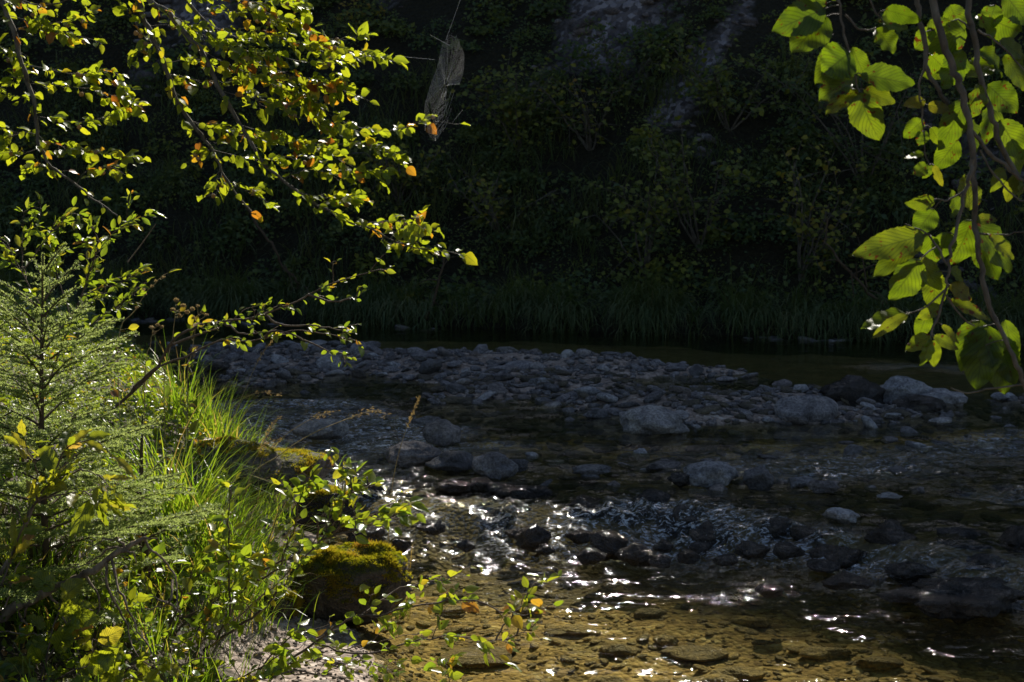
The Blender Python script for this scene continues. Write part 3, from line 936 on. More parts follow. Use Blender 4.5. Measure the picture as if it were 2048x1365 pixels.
def leafy(lb, tb, line, n, ln, tpl, spread=.04, pg=.85, py=.1, t0=.1, t1=1.0, wr=.7, up=.35, petiole=.3, tw=.0008, face=None, flat=.7):
    """leaves on short side twigs along a line (lb leaf mesh, tb twig mesh)"""
    t = np.sort(rng.uniform(t0, t1, n)); t[-1] = t1
    p, d, tot = along(line, t)
    side = np.where(np.arange(n) % 2 == 0, 1., -1.)[:, None]
    hz = norm(np.cross(d, np.array([0, 0, 1.])) + 1e-6)
    off = norm(hz * side + d * rng.uniform(.2, 1.1, (n, 1)) + rng.normal(0, .4, (n, 3)))
    L0 = rng.uniform(.15, 1, n) * spread
    base = p + off * L0[:, None]
    if tb is not None:
        for k in range(n):
            tube(tb, np.stack([p[k], p[k] + off[k] * L0[k] * .5 + rng.normal(0, .002, 3), base[k]]), tw * 1.3, tw * .7, 3)
    dl = norm(off * .7 + d * .5 + rng.normal(0, .45, (n, 3)) + np.array([0, 0, -.25]))
    nrm = norm(np.array([0, -.25, flat]) + rng.normal(0, .55, (n, 3)))
    if face is not None: nrm = norm(np.asarray(face) + rng.normal(0, .45, (n, 3)))
    s = ln * np.exp(rng.normal(0, .22, n))
    leaves(lb, tpl, base, dl, nrm, s, s * wr * rng.uniform(.85, 1.15, n), tints(n, pg, py))


# ------------------------------------------------------------------ left beech
def place_origin(pt): return np.array([pt[0], pt[1], float(ground(pt[0], pt[1]))])


Y1 = 7.7
o1 = np.array([-6.0, 7.2, float(ground(-6.0, 7.2))])
beech = thing('beech_tree', 'beech reaching in from the upper left, many small yellow green leaves and some orange ones', 'tree', o1)
tb = MB()
trunk = smooth_line([o1 - [0, 0, .2], o1 + [.05, .05, 1.4], o1 + [.2, .1, 3.0], o1 + [.35, .2, 5.0], o1 + [.4, .4, 7.2]], 8)
tube(tb, trunk, .16, .06, 14, wob=.02); tb.build('trunk', M_BARK, beech, origin=o1)
crown_leaf_n = [0]


def limb(parent, start, pts, r0, r1, twigs, y, ln=.055, dens=52, mats=(M_BARK, M_BEECH), tpl=T_BEECH, husk=True, pg=.86, py=.04, own=.45):
    """one branch part with its foliage sub-part; twigs = pixel polylines springing from it"""
    line = smooth_line(np.vstack([[start], L(*pts, y=y)]) if start is not None else L(*pts, y=y), 7)
    tb, lb, hb = MB(), MB(), []
    line = tube(tb, line, r0, r1, 7, wob=.008)
    org = line[0]
    n = int(own * dens * np.linalg.norm(np.diff(line, axis=0), axis=1).sum())
    if n > 3: leafy(lb, tb, line, n, ln, tpl, .07, pg, py, t0=.35)
    for tw in twigs:
        tl = L(*tw, y=y)
        tl = tl + np.cumsum(rng.normal(0, .035, tl.shape), 0) * np.array([0, 1, 0])
        # spring from the nearest point of the limb
        dd = np.linalg.norm(line - tl[0], axis=1); tl[0] = line[dd.argmin()]
        tl = smooth_line(tl, 6)
        tl = tube(tb, tl, max(.0022, r1 * .55), .0010, 5, wob=.006)
        tot = np.linalg.norm(np.diff(tl, axis=0), axis=1).sum()
        leafy(lb, tb, tl, max(6, int(dens * tot)), ln, tpl, .06, pg, py, t0=.08)
        # second order sprays
        for s in range(int(tot / .14)):
            t = rng.uniform(.12, .93); p, d, _ = along(tl, [t])
            side = norm(np.cross(d[0], [0, 0, 1.])) * rng.choice([-1, 1]) * rng.uniform(.2, .8)
            dv = norm(d[0] + side + np.array([0, 0, rng.uniform(-.55, .35)]))
            le = rng.uniform(.08, .2) * (1.15 - t * .5)
            sl = smooth_line(np.stack([p[0], p[0] + dv * le * .5, p[0] + dv * le + np.array([0, 0, -.012])]), 3)
            tube(tb, sl, .0013, .0007, 4)
            leafy(lb, tb, sl, max(3, int(le * dens * .9)), ln, tpl, .03, pg, py, t0=.25)
        if husk:
            for s in range(rng.integers(1, 3)):
                p, d, _ = along(tl, [rng.uniform(.4, .98)])
                v, f = ICO[2]
                hb.append((v * (1 + .25 * (rng.uniform(size=len(v)) - .3))[:, None] * .0125, p[0] + rng.normal(0, .014, 3) - [0, 0, .012]))
    br = tb.build('branch', mats[0], parent, origin=org)
    if lb.n: lb.build('foliage', mats[1], br, origin=org)
    for hv, hc in hb:
        q = MB(); q.add(hv + hc, ICO[2][1], .5); q.build('beechnut_husk', M_DRY, br, origin=hc, smooth=False)
    return line


tp = lambda h: trunk[np.argmin(abs(trunk[:, 2] - h))]
limb(beech, tp(3.4), [(-200, -260), (-40, -60), (15, 30), (45, 130), (68, 210), (78, 290), (110, 340), (170, 385), (235, 432)], .022, .004,
     [[(15, 30), (120, 62), (200, 85)], [(50, 60), (130, 40), (180, 20)], [(45, 130), (150, 150), (225, 140), (262, 180)], [(62, 170), (180, 178), (282, 215)],
      [(70, 230), (160, 245), (232, 225)], [(78, 280), (180, 300), (300, 318)], [(68, 200), (20, 190), (-20, 160)], [(60, 180), (10, 110), (-10, 80)],
      [(78, 270), (20, 262), (-25, 250)], [(76, 300), (40, 310), (-20, 275)], [(110, 340), (60, 330), (40, 345)], [(66, 150), (20, 160), (-30, 200)], [(150, 375), (170, 340), (230, 330)]], Y1)
limb(beech, tp(3.8), [(-60, -420), (150, -200), (262, -20), (292, 45), (330, 130), (352, 195), (400, 270), (425, 300), (440, 335), (470, 385), (510, 430)], .022, .004,
     [[(380, 240), (430, 255), (480, 260)], [(425, 300), (400, 310), (385, 318)], [(440, 335), (430, 380), (415, 395)], [(460, 370), (490, 380), (530, 375)],
      [(300, 60), (340, 50), (400, 60)], [(310, 90), (280, 60), (262, 20)], [(320, 95), (300, 85), (290, 110)], [(340, 150), (420, 165), (470, 160)], [(330, 130), (400, 120), (440, 140)],
      [(425, 300), (500, 318), (600, 312), (700, 288), (760, 300), (805, 322)], [(380, 240), (480, 270), (560, 285), (660, 290)]], Y1 + .05)
limb(beech, tp(4.1), [(0, -480), (180, -250), (278, -30), (340, 30), (400, 100), (440, 180), (480, 250), (530, 330), (580, 370), (660, 425), (745, 460), (830, 495), (925, 508)], .022, .0025,
     [[(340, 30), (440, 90), (540, 110), (640, 125), (740, 110), (790, 122)], [(400, 100), (500, 150), (590, 190), (680, 240), (760, 262), (850, 240), (905, 245)],
      [(440, 180), (520, 200), (600, 235), (700, 262)], [(480, 250), (560, 275), (640, 300), (740, 345), (790, 330)], [(560, 355), (620, 340), (690, 355)],
      [(700, 450), (780, 445), (830, 450), (872, 462)], [(640, 415), (680, 390), (700, 405)], [(600, 380), (650, 395), (730, 400)], [(800, 450), (830, 430), (842, 445)], [(745, 460), (780, 490), (830, 492)]], Y1 - .1, husk=True)
limb(beech, tp(4.4), [(100, -560), (260, -280), (360, -30), (430, 60), (480, 110), (540, 150), (600, 165)], .016, .003,
     [[(430, 60), (500, 60), (600, 90), (680, 95)], [(400, 20), (470, 25), (560, 45)], [(480, 110), (580, 150), (660, 175), (700, 170)], [(540, 150), (600, 200), (650, 210)], [(420, 45), (470, 70), (560, 75)],
      [(380, -10), (460, 0), (540, 10), (600, 12)], [(480, 110), (500, 170), (520, 215)], [(560, 155), (640, 170), (730, 195)]], Y1 + .15)
limb(beech, tp(4.6), [(120, -600), (300, -330), (440, -60), (520, 20), (600, 90), (690, 130)], .014, .003,
     [[(520, 20), (580, 40), (660, 80), (730, 75)], [(600, 90), (660, 100), (760, 118)], [(470, -20), (540, -8), (620, 5)]], Y1 + .3)
limb(beech, tp(3.0), [(-420, -60), (-150, -40), (0, -10), (80, 10), (170, -5)], .014, .003, [[(0, -10), (40, 5), (60, 30)], [(80, 10), (100, -10), (130, -20)]], Y1 + .2)

# spider web hung from the beech twigs
wo = P(890, 172, 7.6)
web = MB()
ax_u = norm(np.array([.30, .9, .1])); ax_v = norm(np.array([.13, 0, 1.]))
hubc = np.array([0, 0])
def wpt(r, th, w=0.0):
    uu = r * math.cos(th) * .22; vv = r * math.sin(th) * .27 * (1 + .06 * math.sin(3 * th + 1))
    uu += .05 * math.sin(vv * 9) + .012 * math.sin(th * 5)
    return wo + ax_u * uu + ax_v * vv
for k in range(22):
    th = k * 2 * PI / 22
    tube(web, np.array([wpt(t, th) for t in np.linspace(.05, 1.05, 6)]), .00016, .00014, 3)
for q in range(20):
    r = .16 + .84 * q / 19
    line = np.array([wpt(r * (1 + .02 * math.sin(th * 11)), th) - ax_v * .004 * abs(math.sin(th * 11)) for th in np.linspace(0, 2 * PI, 67)])
    tube(web, line[:rng.integers(38, 68)], .00027, .00027, 3)
for a, b2 in (((892, 80), (935, -40)), ((925, 220), (905, 246)), ((852, 235), (850, 262)), ((870, 120), (790, 112)), ((900, 92), (860, 70))):
    tube(web, L(a, b2, y=7.6), .0005, .0005, 3)
mw, nt = new_mat('silk'); N = NT(nt)
bs = N.n('ShaderNodeBsdfPrincipled', {'Base Color': (.8, .8, .8, 1), 'Roughness': .35}); tl = N.n('ShaderNodeBsdfTranslucent', {'Color': (.8, .8, .78, 1)})
N.out(N.n('ShaderNodeMixShader', {0: .4, 1: bs.outputs[0], 2: tl.outputs[0]}).outputs[0])
tag(web.build('spider_web', mw, origin=wo), 'pale orb web hanging above the tip of the longest beech twig', 'spider web')

# ------------------------------------------------------------------ right beech (near): hand placed large leaves
Y2 = 2.55
o2 = np.array([2.05, 2.1, float(ground(2.05, 2.1))])
rb = thing('beech_tree', 'near beech with large veined leaves hanging down at the right edge', 'tree', o2)
tb = MB()
trunk2 = smooth_line([o2 - [0, 0, .3], o2 + [-.03, .05, 1.2], o2 + [-.1, .1, 2.6], o2 + [-.2, .2, 4.2]], 8)
tube(tb, trunk2, .10, .05, 14, wob=.02); tb.build('trunk', M_BARK, rb, origin=o2)
tq = lambda h: trunk2[np.argmin(abs(trunk2[:, 2] - h))]


def big_branch(start, pts, r0, r1, lv, y, extra=()):
    pp = L(*pts, y=y)
    line = smooth_line(np.vstack([[start], pp]) if start is not None else pp, 8)
    tb, lb = MB(), MB()
    tube(tb, line, r0, r1, 9, wob=.003)
    allp = [line]
    for ex in extra:
        allp.append(tube(tb, smooth_line(L(*ex, y=y), 6), .0022, .0012, 6, wob=.002))
    allp = np.vstack(allp)
    for (bx, by, tx, ty, w, tn, dy) in lv:
        b3, t3 = P(bx, by, y + dy), P(tx, ty, y + dy + rng.normal(0, .012))
        d = t3 - b3; ln = np.linalg.norm(d)
        dist = np.linalg.norm(allp - b3, axis=1)
        pt = allp[dist.argmin()]
        if dist.min() < .05: tube(tb, np.stack([pt, (pt + b3) / 2 + [0, 0, .002], b3 + d * .02]), .0011, .0009, 4)
        nrm = norm(np.array([rng.normal(0, .45), -1, .45 + rng.normal(0, .45)]))
        wm = w / FPX * b3[1]
        leaves(lb, T_BIG, b3, d, nrm, ln, wm, tn, curl=rng.normal(0, .45))
    br = tb.build('branch', M_BARK, rb, origin=line[0])
    if lb.n: lb.build('foliage', M_BIG, br, origin=line[0])


# columns: base px,py  tip px,py  width px  tint  depth offset
big_branch(tq(3.2), [(1900, -420), (1700, -200), (1668, -60), (1680, 20), (1695, 90), (1710, 150), (1718, 185)], .004, .0016, [
    (1650, 18, 1546, 62, 72, .12, 0), (1652, 32, 1582, 112, 82, .1, .01), (1692, 100, 1632, 160, 62, .2, .03), (1700, 105, 1645, 150, 85, .05, -.02), (1715, 150, 1635, 195, 70, .1, .03),
    (1722, 148, 1826, 172, 58, .08, 0), (1714, 178, 1652, 232, 48, .35, .01), (1718, 186, 1748, 282, 62, .2, -.01), (1728, 178, 1782, 212, 36, .4, .02), (1752, 58, 1790, 105, 60, .1, .01),
    (1758, 40, 1812, 62, 44, .15, 0), (1765, 45, 1820, 20, 40, .1, .03), (1705, 95, 1728, 160, 36, .1, .05), (1655, 8, 1560, -22, 50, .1, .02), (1663, 0, 1690, -40, 40, .1, .02), (1770, 20, 1845, 38, 42, .1, -.02)], Y2,
    extra=[[(1690, 30), (1720, 60), (1752, 58)], [(1735, -20), (1750, 20), (1765, 45)]])
big_branch(tq(3.3), [(1990, -500), (1890, -200), (1868, -20), (1890, 90), (1915, 160), (1935, 230), (1945, 330), (1948, 430), (1962, 530), (1985, 620), (2020, 700), (2052, 780)], .008, .0042, [
    (1930, 60, 1868, 95, 60, .1, .04), (1925, 100, 1880, 175, 60, .05, .05), (1930, 200, 1882, 300, 60, .1, .03), (1940, 240, 1960, 335, 70, .1, .06), (1960, 170, 1935, 250, 66, .2, .05),
    (1945, 440, 1905, 530, 66, .1, .04), (1950, 440, 2012, 548, 74, .1, .02), (1955, 470, 1998, 560, 60, .05, .06), (1940, 420, 1935, 345, 50, .3, .05), (1978, 470, 2025, 520, 36, .4, -.02),
    (1960, 640, 1925, 740, 70, .1, .05), (1975, 650, 1955, 780, 90, .05, .03), (1990, 660, 2010, 790, 80, .1, .06), (1970, 690, 1990, 740, 50, .2, .02), (2010, 640, 2030, 730, 40, .1, .05), (2005, 700, 2030, 770, 50, .1, .04), (1950, 440, 1995, 440, 26, .5, .0)], Y2 + .02,
    extra=[[(1948, 465), (2000, 470), (2060, 462)], [(2050, 770), (1990, 775), (1940, 785), (1900, 775)], [(2052, 780), (2070, 860), (2080, 940)]])
big_branch(tq(3.0), [(1950, -420), (1850, -150), (1836, -10), (1848, 90), (1862, 160), (1905, 220), (1960, 285), (2010, 330), (2060, 372)], .006, .003, [
    (1850, 200, 1802, 218, 30, .55, 0), (1848, 240, 1805, 275, 34, .1, 0), (1850, 262, 1838, 292, 28, .1, 0), (1848, 305, 1808, 322, 20, .1, 0), (1856, 330, 1820, 352, 28, .1, 0), (1862, 330, 1848, 355, 22, .1, .01),
    (1856, 210, 1900, 222, 26, .6, .0), (1862, 255, 1880, 290, 26, .2, .02), (1870, 60, 1830, 100, 46, .1, .03), (1860, 40, 1905, 90, 50, .15, .04), (1862, 110, 1900, 150, 44, .1, .04), (1868, 330, 1885, 375, 18, .6, -.01),
    (2005, 335, 1985, 385, 34, .3, .03), (2030, 350, 2010, 400, 30, .5, .03), (2040, 360, 2040, 400, 30, .3, .03)], Y2 + .06,
    extra=[[(1848, 130), (1838, 180), (1845, 230), (1848, 300), (1858, 330)], [(1960, 300), (1985, 345), (2030, 395), (2060, 400)]])
big_branch(tq(2.9), [(2050, -350), (1960, -120), (1935, 0), (1952, 90), (1960, 160), (1985, 240), (2015, 320), (2052, 380)], .007, .0045, [
    (1955, 30, 1998, 85, 58, .12, .05), (1960, 100, 2020, 140, 62, .1, .05), (1975, 170, 2035, 225, 60, .1, .07), (1980, 120, 1930, 165, 54, .08, .06), (1990, 200, 1960, 290, 56, .1, .08), (2000, 240, 2045, 320, 60, .15, .06),
    (1985, 40, 2045, 70, 60, .1, .06), (2010, -10, 2060, 50, 62, .1, .05), (1990, 10, 1975, 60, 44, .1, .06), (2010, 110, 2055, 180, 50, .2, .05), (2020, 260, 2040, 360, 50, .1, .08), (2000, 80, 2048, 120, 40, .35, .04),
    (1900, 10, 1925, 70, 46, .1, .07), (1905, 130, 1850, 150, 40, .2, .06), (1915, 280, 1870, 340, 50, .1, .08)], Y2 + .1,
    extra=[[(1955, 60), (2000, 90), (2060, 150)], [(1945, 60), (1915, 40), (1890, 50)]])
big_branch(None, [(1945, 318), (1935, 370), (1915, 440), (1898, 520), (1892, 580), (1872, 640), (1862, 668)], .004, .002, [
    (1870, 402, 1812, 410, 36, .3, 0), (1868, 418, 1830, 470, 52, .05, .03), (1850, 470, 1702, 512, 62, .35, 0), (1845, 480, 1745, 545, 50, .3, .02), (1840, 520, 1782, 602, 78, .15, -.02), (1842, 515, 1868, 580, 40, .4, .01),
    (1895, 465, 1880, 520, 50, .1, .03), (1900, 540, 1932, 562, 36, .2, 0), (1868, 545, 1870, 625, 56, .25, .03), (1900, 570, 1945, 600, 40, .6, 0), (1880, 610, 1835, 640, 30, .4, .01), (1815, 628, 1722, 662, 56, .12, .02),
    (1818, 628, 1742, 670, 22, .5, -.02), (1862, 672, 1812, 705, 40, .25, 0), (1862, 680, 1840, 732, 34, .15, -.01), (1868, 680, 1868, 735, 30, .3, 0), (1868, 672, 1918, 700, 26, .35, 0), (1884, 650, 1925, 690, 18, .5, 0), (1900, 600, 1985, 640, 34, .35, .01), (1855, 625, 1835, 680, 36, .1, .03),
    (1860, 470, 1868, 530, 44, .1, .04), (1915, 430, 1895, 380, 40, .1, .05)], Y2 - .02,
    extra=[[(1895, 530), (1865, 480), (1850, 465), (1810, 448)], [(1890, 580), (1850, 615), (1815, 628)], [(1892, 590), (1930, 640), (1950, 652)], [(1930, 380), (1900, 400), (1868, 400)]])


cr = tq(3.9)
for q in range(5):  # unseen limbs added overhead to shade the lower leaves and dim the pool
    e = np.array([.75 + rng.uniform(-.35, .9), 3.5 + q * .28, 2.55 + rng.uniform(-.05, .35)])
    l3 = smooth_line(np.stack([cr, (cr + e) / 2 + [0, 0, .25], e]), 8); tb, lb = MB(), MB(); tube(tb, l3, .010, .002, 6, wob=.01)
    leafy(lb, tb, l3, 42, .085, T_BEECH, .13, .9, .05, t0=.35)
    br = tb.build('branch', M_BARK, rb, origin=l3[0]); lb.build('foliage', M_BIG, br, origin=l3[0])


# ------------------------------------------------------------------ spruce saplings
def spruce(label, base, top, spread, nb, seed):
    r = np.random.default_rng(seed)
    base, top = np.asarray(base), np.asarray(top)
    H = np.linalg.norm(top - base)
    root = thing('spruce_sapling', label, 'tree', base)
    tb = MB(); line = smooth_line(np.stack([base - [0, 0, .3], base * .6 + top * .4 + r.normal(0, .008, 3), top]), 8)
    tube(tb, line, .014, .003, 8); tb.build('trunk', M_SPRUCEBARK, root, origin=base)
    tn = leaf_tpl(3, 2, fold=0, shape='narrow')
    def needles(mb, a, b, per=620, ln=.0105, tint=0., droop=0):
        le = np.linalg.norm(b - a); n = max(5, int(le * per * 1.35)); d = norm(b - a)
        t = r.uniform(0, 1, n)[:, None]
        ref = norm(np.cross(d, [0.1, 0.2, 1.])); bi = np.cross(d, ref)
        ph = r.uniform(0, 2 * PI, n)[:, None]
        rd = ref * np.cos(ph) + bi * np.sin(ph) * .8 + np.array([0, 0, .18])
        dn = norm(rd * 1.0 + d * r.uniform(.5, 1.1, (n, 1)))
        leaves(mb, NEED, a + (b - a) * t, dn, np.cross(dn, d) + r.normal(0, .5, (n, 3)), ln * r.uniform(.7, 1.15, n) * (1 - .3 * t[:, 0] ** 4), .0036, np.clip(tint + r.normal(0, .12, n), 0, 1), curl=0.)
    # leader
    mb = MB(); needles(mb, along(line, [.82])[0][0], top, 1200, .011, .55); mb.build('needles', M_NEEDLE, root, origin=base)
    for k in range(nb):
        f = 1 - ((k + .5) / nb) ** .75 * .93            # 1 at top
        f = f - .03
        p = along(line, [np.clip(f, 0, .97)])[0][0]
        az = k * 2.39996 + r.normal(0, .2)
        depth = 1 - f
        le = spread * (.20 + 1.05 * min(1, depth * 1.25) ** .8) * r.uniform(.62, 1.15)
        if depth > .75: le *= .68
        elv = math.radians(np.interp(depth, [0, .15, .5, 1], [58, 42, 22, 4]) + r.normal(0, 5))
        dh = np.array([math.cos(az), math.sin(az), 0])
        pts = [p]
        m = 5
        for s in range(m):
            e2 = elv * (1 - .35 * s / m)
            pts.append(pts[-1] + (dh * math.cos(e2) + np.array([0, 0, math.sin(e2)])) * le / m)
        bl = smooth_line(np.array(pts), 3)
        tb, lb = MB(), MB()
        tube(tb, bl, .0038, .0012, 5)
        needles(lb, bl[2], bl[len(bl) // 2], 500, tint=.15); needles(lb, bl[len(bl) // 2], bl[-1], 800, tint=.45)
        ns = int(le / .028)
        for s in range(ns):
            t = .22 + .7 * s / max(1, ns - 1) if ns > 1 else .6
            q, d, _ = along(bl, [t]); sd = norm(np.cross(d[0], [0, 0, 1.])) * (1 if s % 2 else -1)
            l2 = le * (.42 * (1 - t) + .13) * r.uniform(.7, 1.15)
            dv = norm(d[0] * .9 + sd + np.array([0, 0, r.normal(.02, .12)]))
            e = q[0] + dv * l2 + np.array([0, 0, -.01 * l2 / .1])
            tube(tb, np.stack([q[0], (q[0] + e) / 2, e]), .0015, .0008, 4)
            needles(lb, q[0], e, 560, tint=.25)
            if l2 > .07:
                for u in (.35, .6, .8):
                    for sgn in (-1, 1):
                        a = q[0] + (e - q[0]) * u; c = a + norm(dv + sgn * norm(np.cross(dv, [0, 0, 1.])) * .9) * l2 * .38 * (1.2 - u)
                        needles(lb, a, c, 560, tint=.35)
        br = tb.build('branch', M_SPRUCEBARK, root, origin=p)
        lb.build('needles', M_NEEDLE, br, origin=p, smooth=False)
    return root


NEED = (np.array([[0, -.35, 0], [0, .35, 0], [.75, .4, 0.], [1, 0, 0.], [.75, -.4, 0]])[[0, 1, 2, 4, 3]], np.array([[0, 1, 2, 3]]), np.array([[0, .3], [0, .7], [.7, .7], [.7, .3], [1, .5]]))
NEED = (np.array([[0, -.5, 0], [0, .5, 0], [1, .18, 0.], [1, -.18, 0]]), np.array([[0, 1, 2, 3]]), np.array([[0, .2], [0, .8], [1, .8], [1, .2]]))
sb = P(94, 1130, 4.0)
spruce('young spruce standing upright on the bank at the left, the tallest one', sb, P(86, 508, 4.0), .40, 84, 5)
spruce('smaller spruce at the left frame edge half hidden by the taller one', P(-60, 1130, 4.4), P(-30, 640, 4.4), .36, 40, 6)
spruce('low spruce shoot crouching between tall spruce and bank boulders', P(300, 1090, 4.5), P(285, 830, 4.5), .24, 18, 8)


# ------------------------------------------------------------------ shrubs and herbs
def shrub(name, label, cat, stems, y, n_per_m, ln, tpl=T_OVAL, mat=M_SHRUB, bark=M_TWIG, r=.004, spread=.035, pg=.85, py=.1, wr=.6, t0=.25, sub=0, subl=.12, face=None, group=None, root_pt=None):
    s0 = L(*stems[0][:1], y=y)[0] if root_pt is None else np.asarray(root_pt)
    root = thing(name, label, cat, s0, group)
    tb, lb = MB(), MB()
    first = None
    for st in stems:
        ln3 = L(*st, y=y)
        ln3 = ln3 + np.cumsum(rng.normal(0, .03, ln3.shape), 0) * np.array([0, 1, 0])
        if first is None: ln3 = rooted(ln3)
        if first is not None:
            dd = np.linalg.norm(first - ln3[0], axis=1)
            if dd.min() < .3: ln3[0] = first[dd.argmin()]
        line = smooth_line(ln3, 7)
        line = tube(tb, line, r if first is None else r * .7, r * .22, 6, wob=.006)
        first = line if first is None else np.vstack([first, line])
        tot = np.linalg.norm(np.diff(line, axis=0), axis=1).sum()
        n = int(n_per_m * tot)
        if n > 2: leafy(lb, tb, line, n, ln, tpl, spread, pg, py, t0=t0, wr=wr, face=face)
        for k in range(int(sub * tot)):
            t = rng.uniform(t0 + .05, .97); p, d, _ = along(line, [t])
            dv = norm(d[0] * .8 + rng.normal(0, .5, 3) + np.array([0, 0, .15]))
            le = subl * rng.uniform(.5, 1.3)
            sl = tube(tb, smooth_line(np.stack([p[0], p[0] + dv * le * .55 + [0, 0, .006], p[0] + dv * le]), 4), r * .3, r * .15, 4, wob=.003)
            leafy(lb, tb, sl, max(4, int(le * n_per_m * 1.3)), ln, tpl, spread * .7, pg, py, t0=.2, wr=wr, face=face)
    tb.build('stem', bark, root, origin=s0)
    if lb.n: lb.build('foliage', mat, root, origin=s0, smooth=True)
    return root


shrub('privet_shrub', 'loose small leaved shrub rising behind the tall spruce at the left', 'shrub',
      [[(60, 860), (140, 640), (200, 500), (250, 450), (305, 425)], [(150, 640), (95, 520), (70, 440)], [(130, 700), (60, 560), (10, 480), (-20, 450)], [(160, 600), (230, 570), (280, 545)],
       [(120, 700), (230, 610), (260, 590)], [(90, 520), (130, 440), (170, 430)], [(200, 500), (180, 450), (150, 435)], [(60, 560), (40, 500), (60, 450)], [(170, 620), (210, 590), (215, 560)]], 5.3, 75, .036, tpl=T_NARROW, sub=9, subl=.09, wr=.42, py=.12)
shrub('leaning_shrub', 'arching bare branches with sparse small leaves reaching right over the stream', 'shrub',
      [[(160, 880), (300, 745), (345, 685), (400, 652), (480, 640), (530, 630), (620, 590), (700, 555), (780, 535)], [(230, 810), (300, 745), (375, 712), (440, 685), (520, 682), (600, 662), (700, 680)],
       [(530, 630), (560, 650), (640, 655), (700, 665)], [(520, 682), (560, 660), (640, 700), (690, 715)], [(620, 590), (680, 600), (720, 590)], [(340, 690), (420, 660), (440, 660)], [(440, 640), (480, 665), (540, 665)]], 5.7, 24, .030, tpl=T_OVAL, sub=7, subl=.08, r=.009, t0=.45, wr=.55, bark=M_TWIG)
mb = MB(); tube(mb, smooth_line(L((255, 525), (282, 490), (312, 448), y=5.4), 5), .003, .0015, 5)
tag(mb.build('bare_stick', M_DEAD, origin=P(255, 525, 5.4)), 'bare straight stick poking up behind the spruce beside the small leaved shrub', 'twig')


def herb(label, stalk, y, heads, head_r=.014, nfl=60, leavesn=10, leaf=.04, pg=.5):
    base = L(stalk[0], y=y)[0]
    root = thing('dry_herb', label, 'plant', base)
    tb, hb, lb = MB(), MB(), MB()
    line = tube(tb, smooth_line(rooted(L(*stalk, y=y)), 6), .0025, .0012, 5, wob=.004)
    for (hx, hy) in heads:
        c = P(hx, hy, y) + rng.normal(0, .01, 3) * [0, 1, 0]
        j = line[np.argmin(np.linalg.norm(line - c, axis=1) + .6 * np.maximum(0, line[:, 2] - c[2] + .02))]
        tube(tb, smooth_line(np.stack([j, (j + c) / 2 + [0, 0, -.006], c]), 4), .0012, .0007, 4)
        q = rng.normal(0, 1, (nfl, 3)); q = norm(q) * rng.uniform(.3, 1, (nfl, 1)) * head_r * [1, 1, .7]
        leaves(hb, T_SMALL, c + q * .3, q, rng.normal(size=(nfl, 3)), head_r * .55, head_r * .35, rng.uniform(0, .8, nfl))
    if leavesn: leafy(lb, tb, line, leavesn, leaf, T_OVAL, .04, pg, .3, t0=.15, wr=.55)
    tb.build('stalk', M_STALK, root, origin=base); hb.build('flower_head', M_DRY, root, origin=base, smooth=False)
    if leavesn: lb.build('foliage', M_SHRUB, root, origin=base)


herb('dry herb with fluffy pale seed heads above the arching branch', [(330, 760), (345, 680), (352, 612)], 5.9, [(352, 600), (345, 620), (365, 612), (372, 625), (385, 618), (360, 632)], .016, 60, 10)
herb('dry herb with brown seed heads and yellowing leaves, right of the fluffy one', [(375, 760), (385, 690), (395, 630)], 6.0, [(395, 612), (405, 625), (388, 635), (412, 630)], .013, 50, 34, .045, .35)
herb('dry herb with pale clustered heads in front of the dark water at left', [(290, 740), (300, 690), (308, 655)], 5.8, [(302, 655), (315, 650), (322, 655), (310, 665)], .014, 50, 6)
herb('thin tall stalk with round seed clusters between shrub and dark bank', [(238, 680), (270, 620), (298, 580), (325, 555)], 5.6, [(325, 555), (312, 562), (290, 588), (275, 615), (305, 572), (288, 580)], .011, 40, 4)

# foreground leafy branches
shrub('willow_shrub', 'leafy willow branch rising in front of the mossy boulder, brightly backlit', 'shrub',
      [[(370, 1330), (440, 1275), (520, 1215), (580, 1150), (640, 1075), (690, 1010), (720, 925)], [(440, 1275), (480, 1190), (520, 1120), (545, 1040)], [(560, 1165), (620, 1110), (680, 1060), (760, 1030), (805, 1005)],
       [(450, 1260), (460, 1150), (462, 1040), (470, 960)], [(620, 1100), (640, 1040), (700, 990), (760, 970)], [(400, 1310), (420, 1220), (430, 1160)], [(520, 1215), (560, 1130), (600, 1010), (620, 940)], [(640, 1075), (720, 1040), (790, 1010), (830, 1000)]],
      4.35, 52, .037, tpl=T_OVAL, sub=10, subl=.10, r=.006, wr=.58, py=.13, spread=.03)
shrub('willow_shrub', 'low leafy twig stretching right over the clear pool in front of the mossy boulder', 'shrub',
      [[(450, 1370), (560, 1322), (640, 1272), (700, 1225), (760, 1205), (850, 1185), (930, 1178), (1000, 1195), (1050, 1205), (1105, 1185)], [(640, 1290), (740, 1292), (840, 1270), (920, 1258), (980, 1275), (1040, 1262), (1080, 1240)],
       [(740, 1210), (790, 1180), (860, 1165), (925, 1150)], [(1000, 1195), (1060, 1180), (1110, 1175)], [(560, 1322), (620, 1310), (700, 1315), (770, 1300)], [(980, 1275), (1030, 1225), (1050, 1205)], [(520, 1340), (580, 1270), (660, 1245)]],
      4.25, 36, .036, tpl=T_OVAL, sub=7, subl=.09, r=.005, wr=.58, py=.08, spread=.028)
shrub('seedling', 'tiny green seedling at the bottom edge in front of the pool', 'plant', [[(900, 1380), (895, 1340), (905, 1320)], [(895, 1345), (870, 1340)]], 4.15, 90, .035, r=.002, wr=.6, spread=.02)
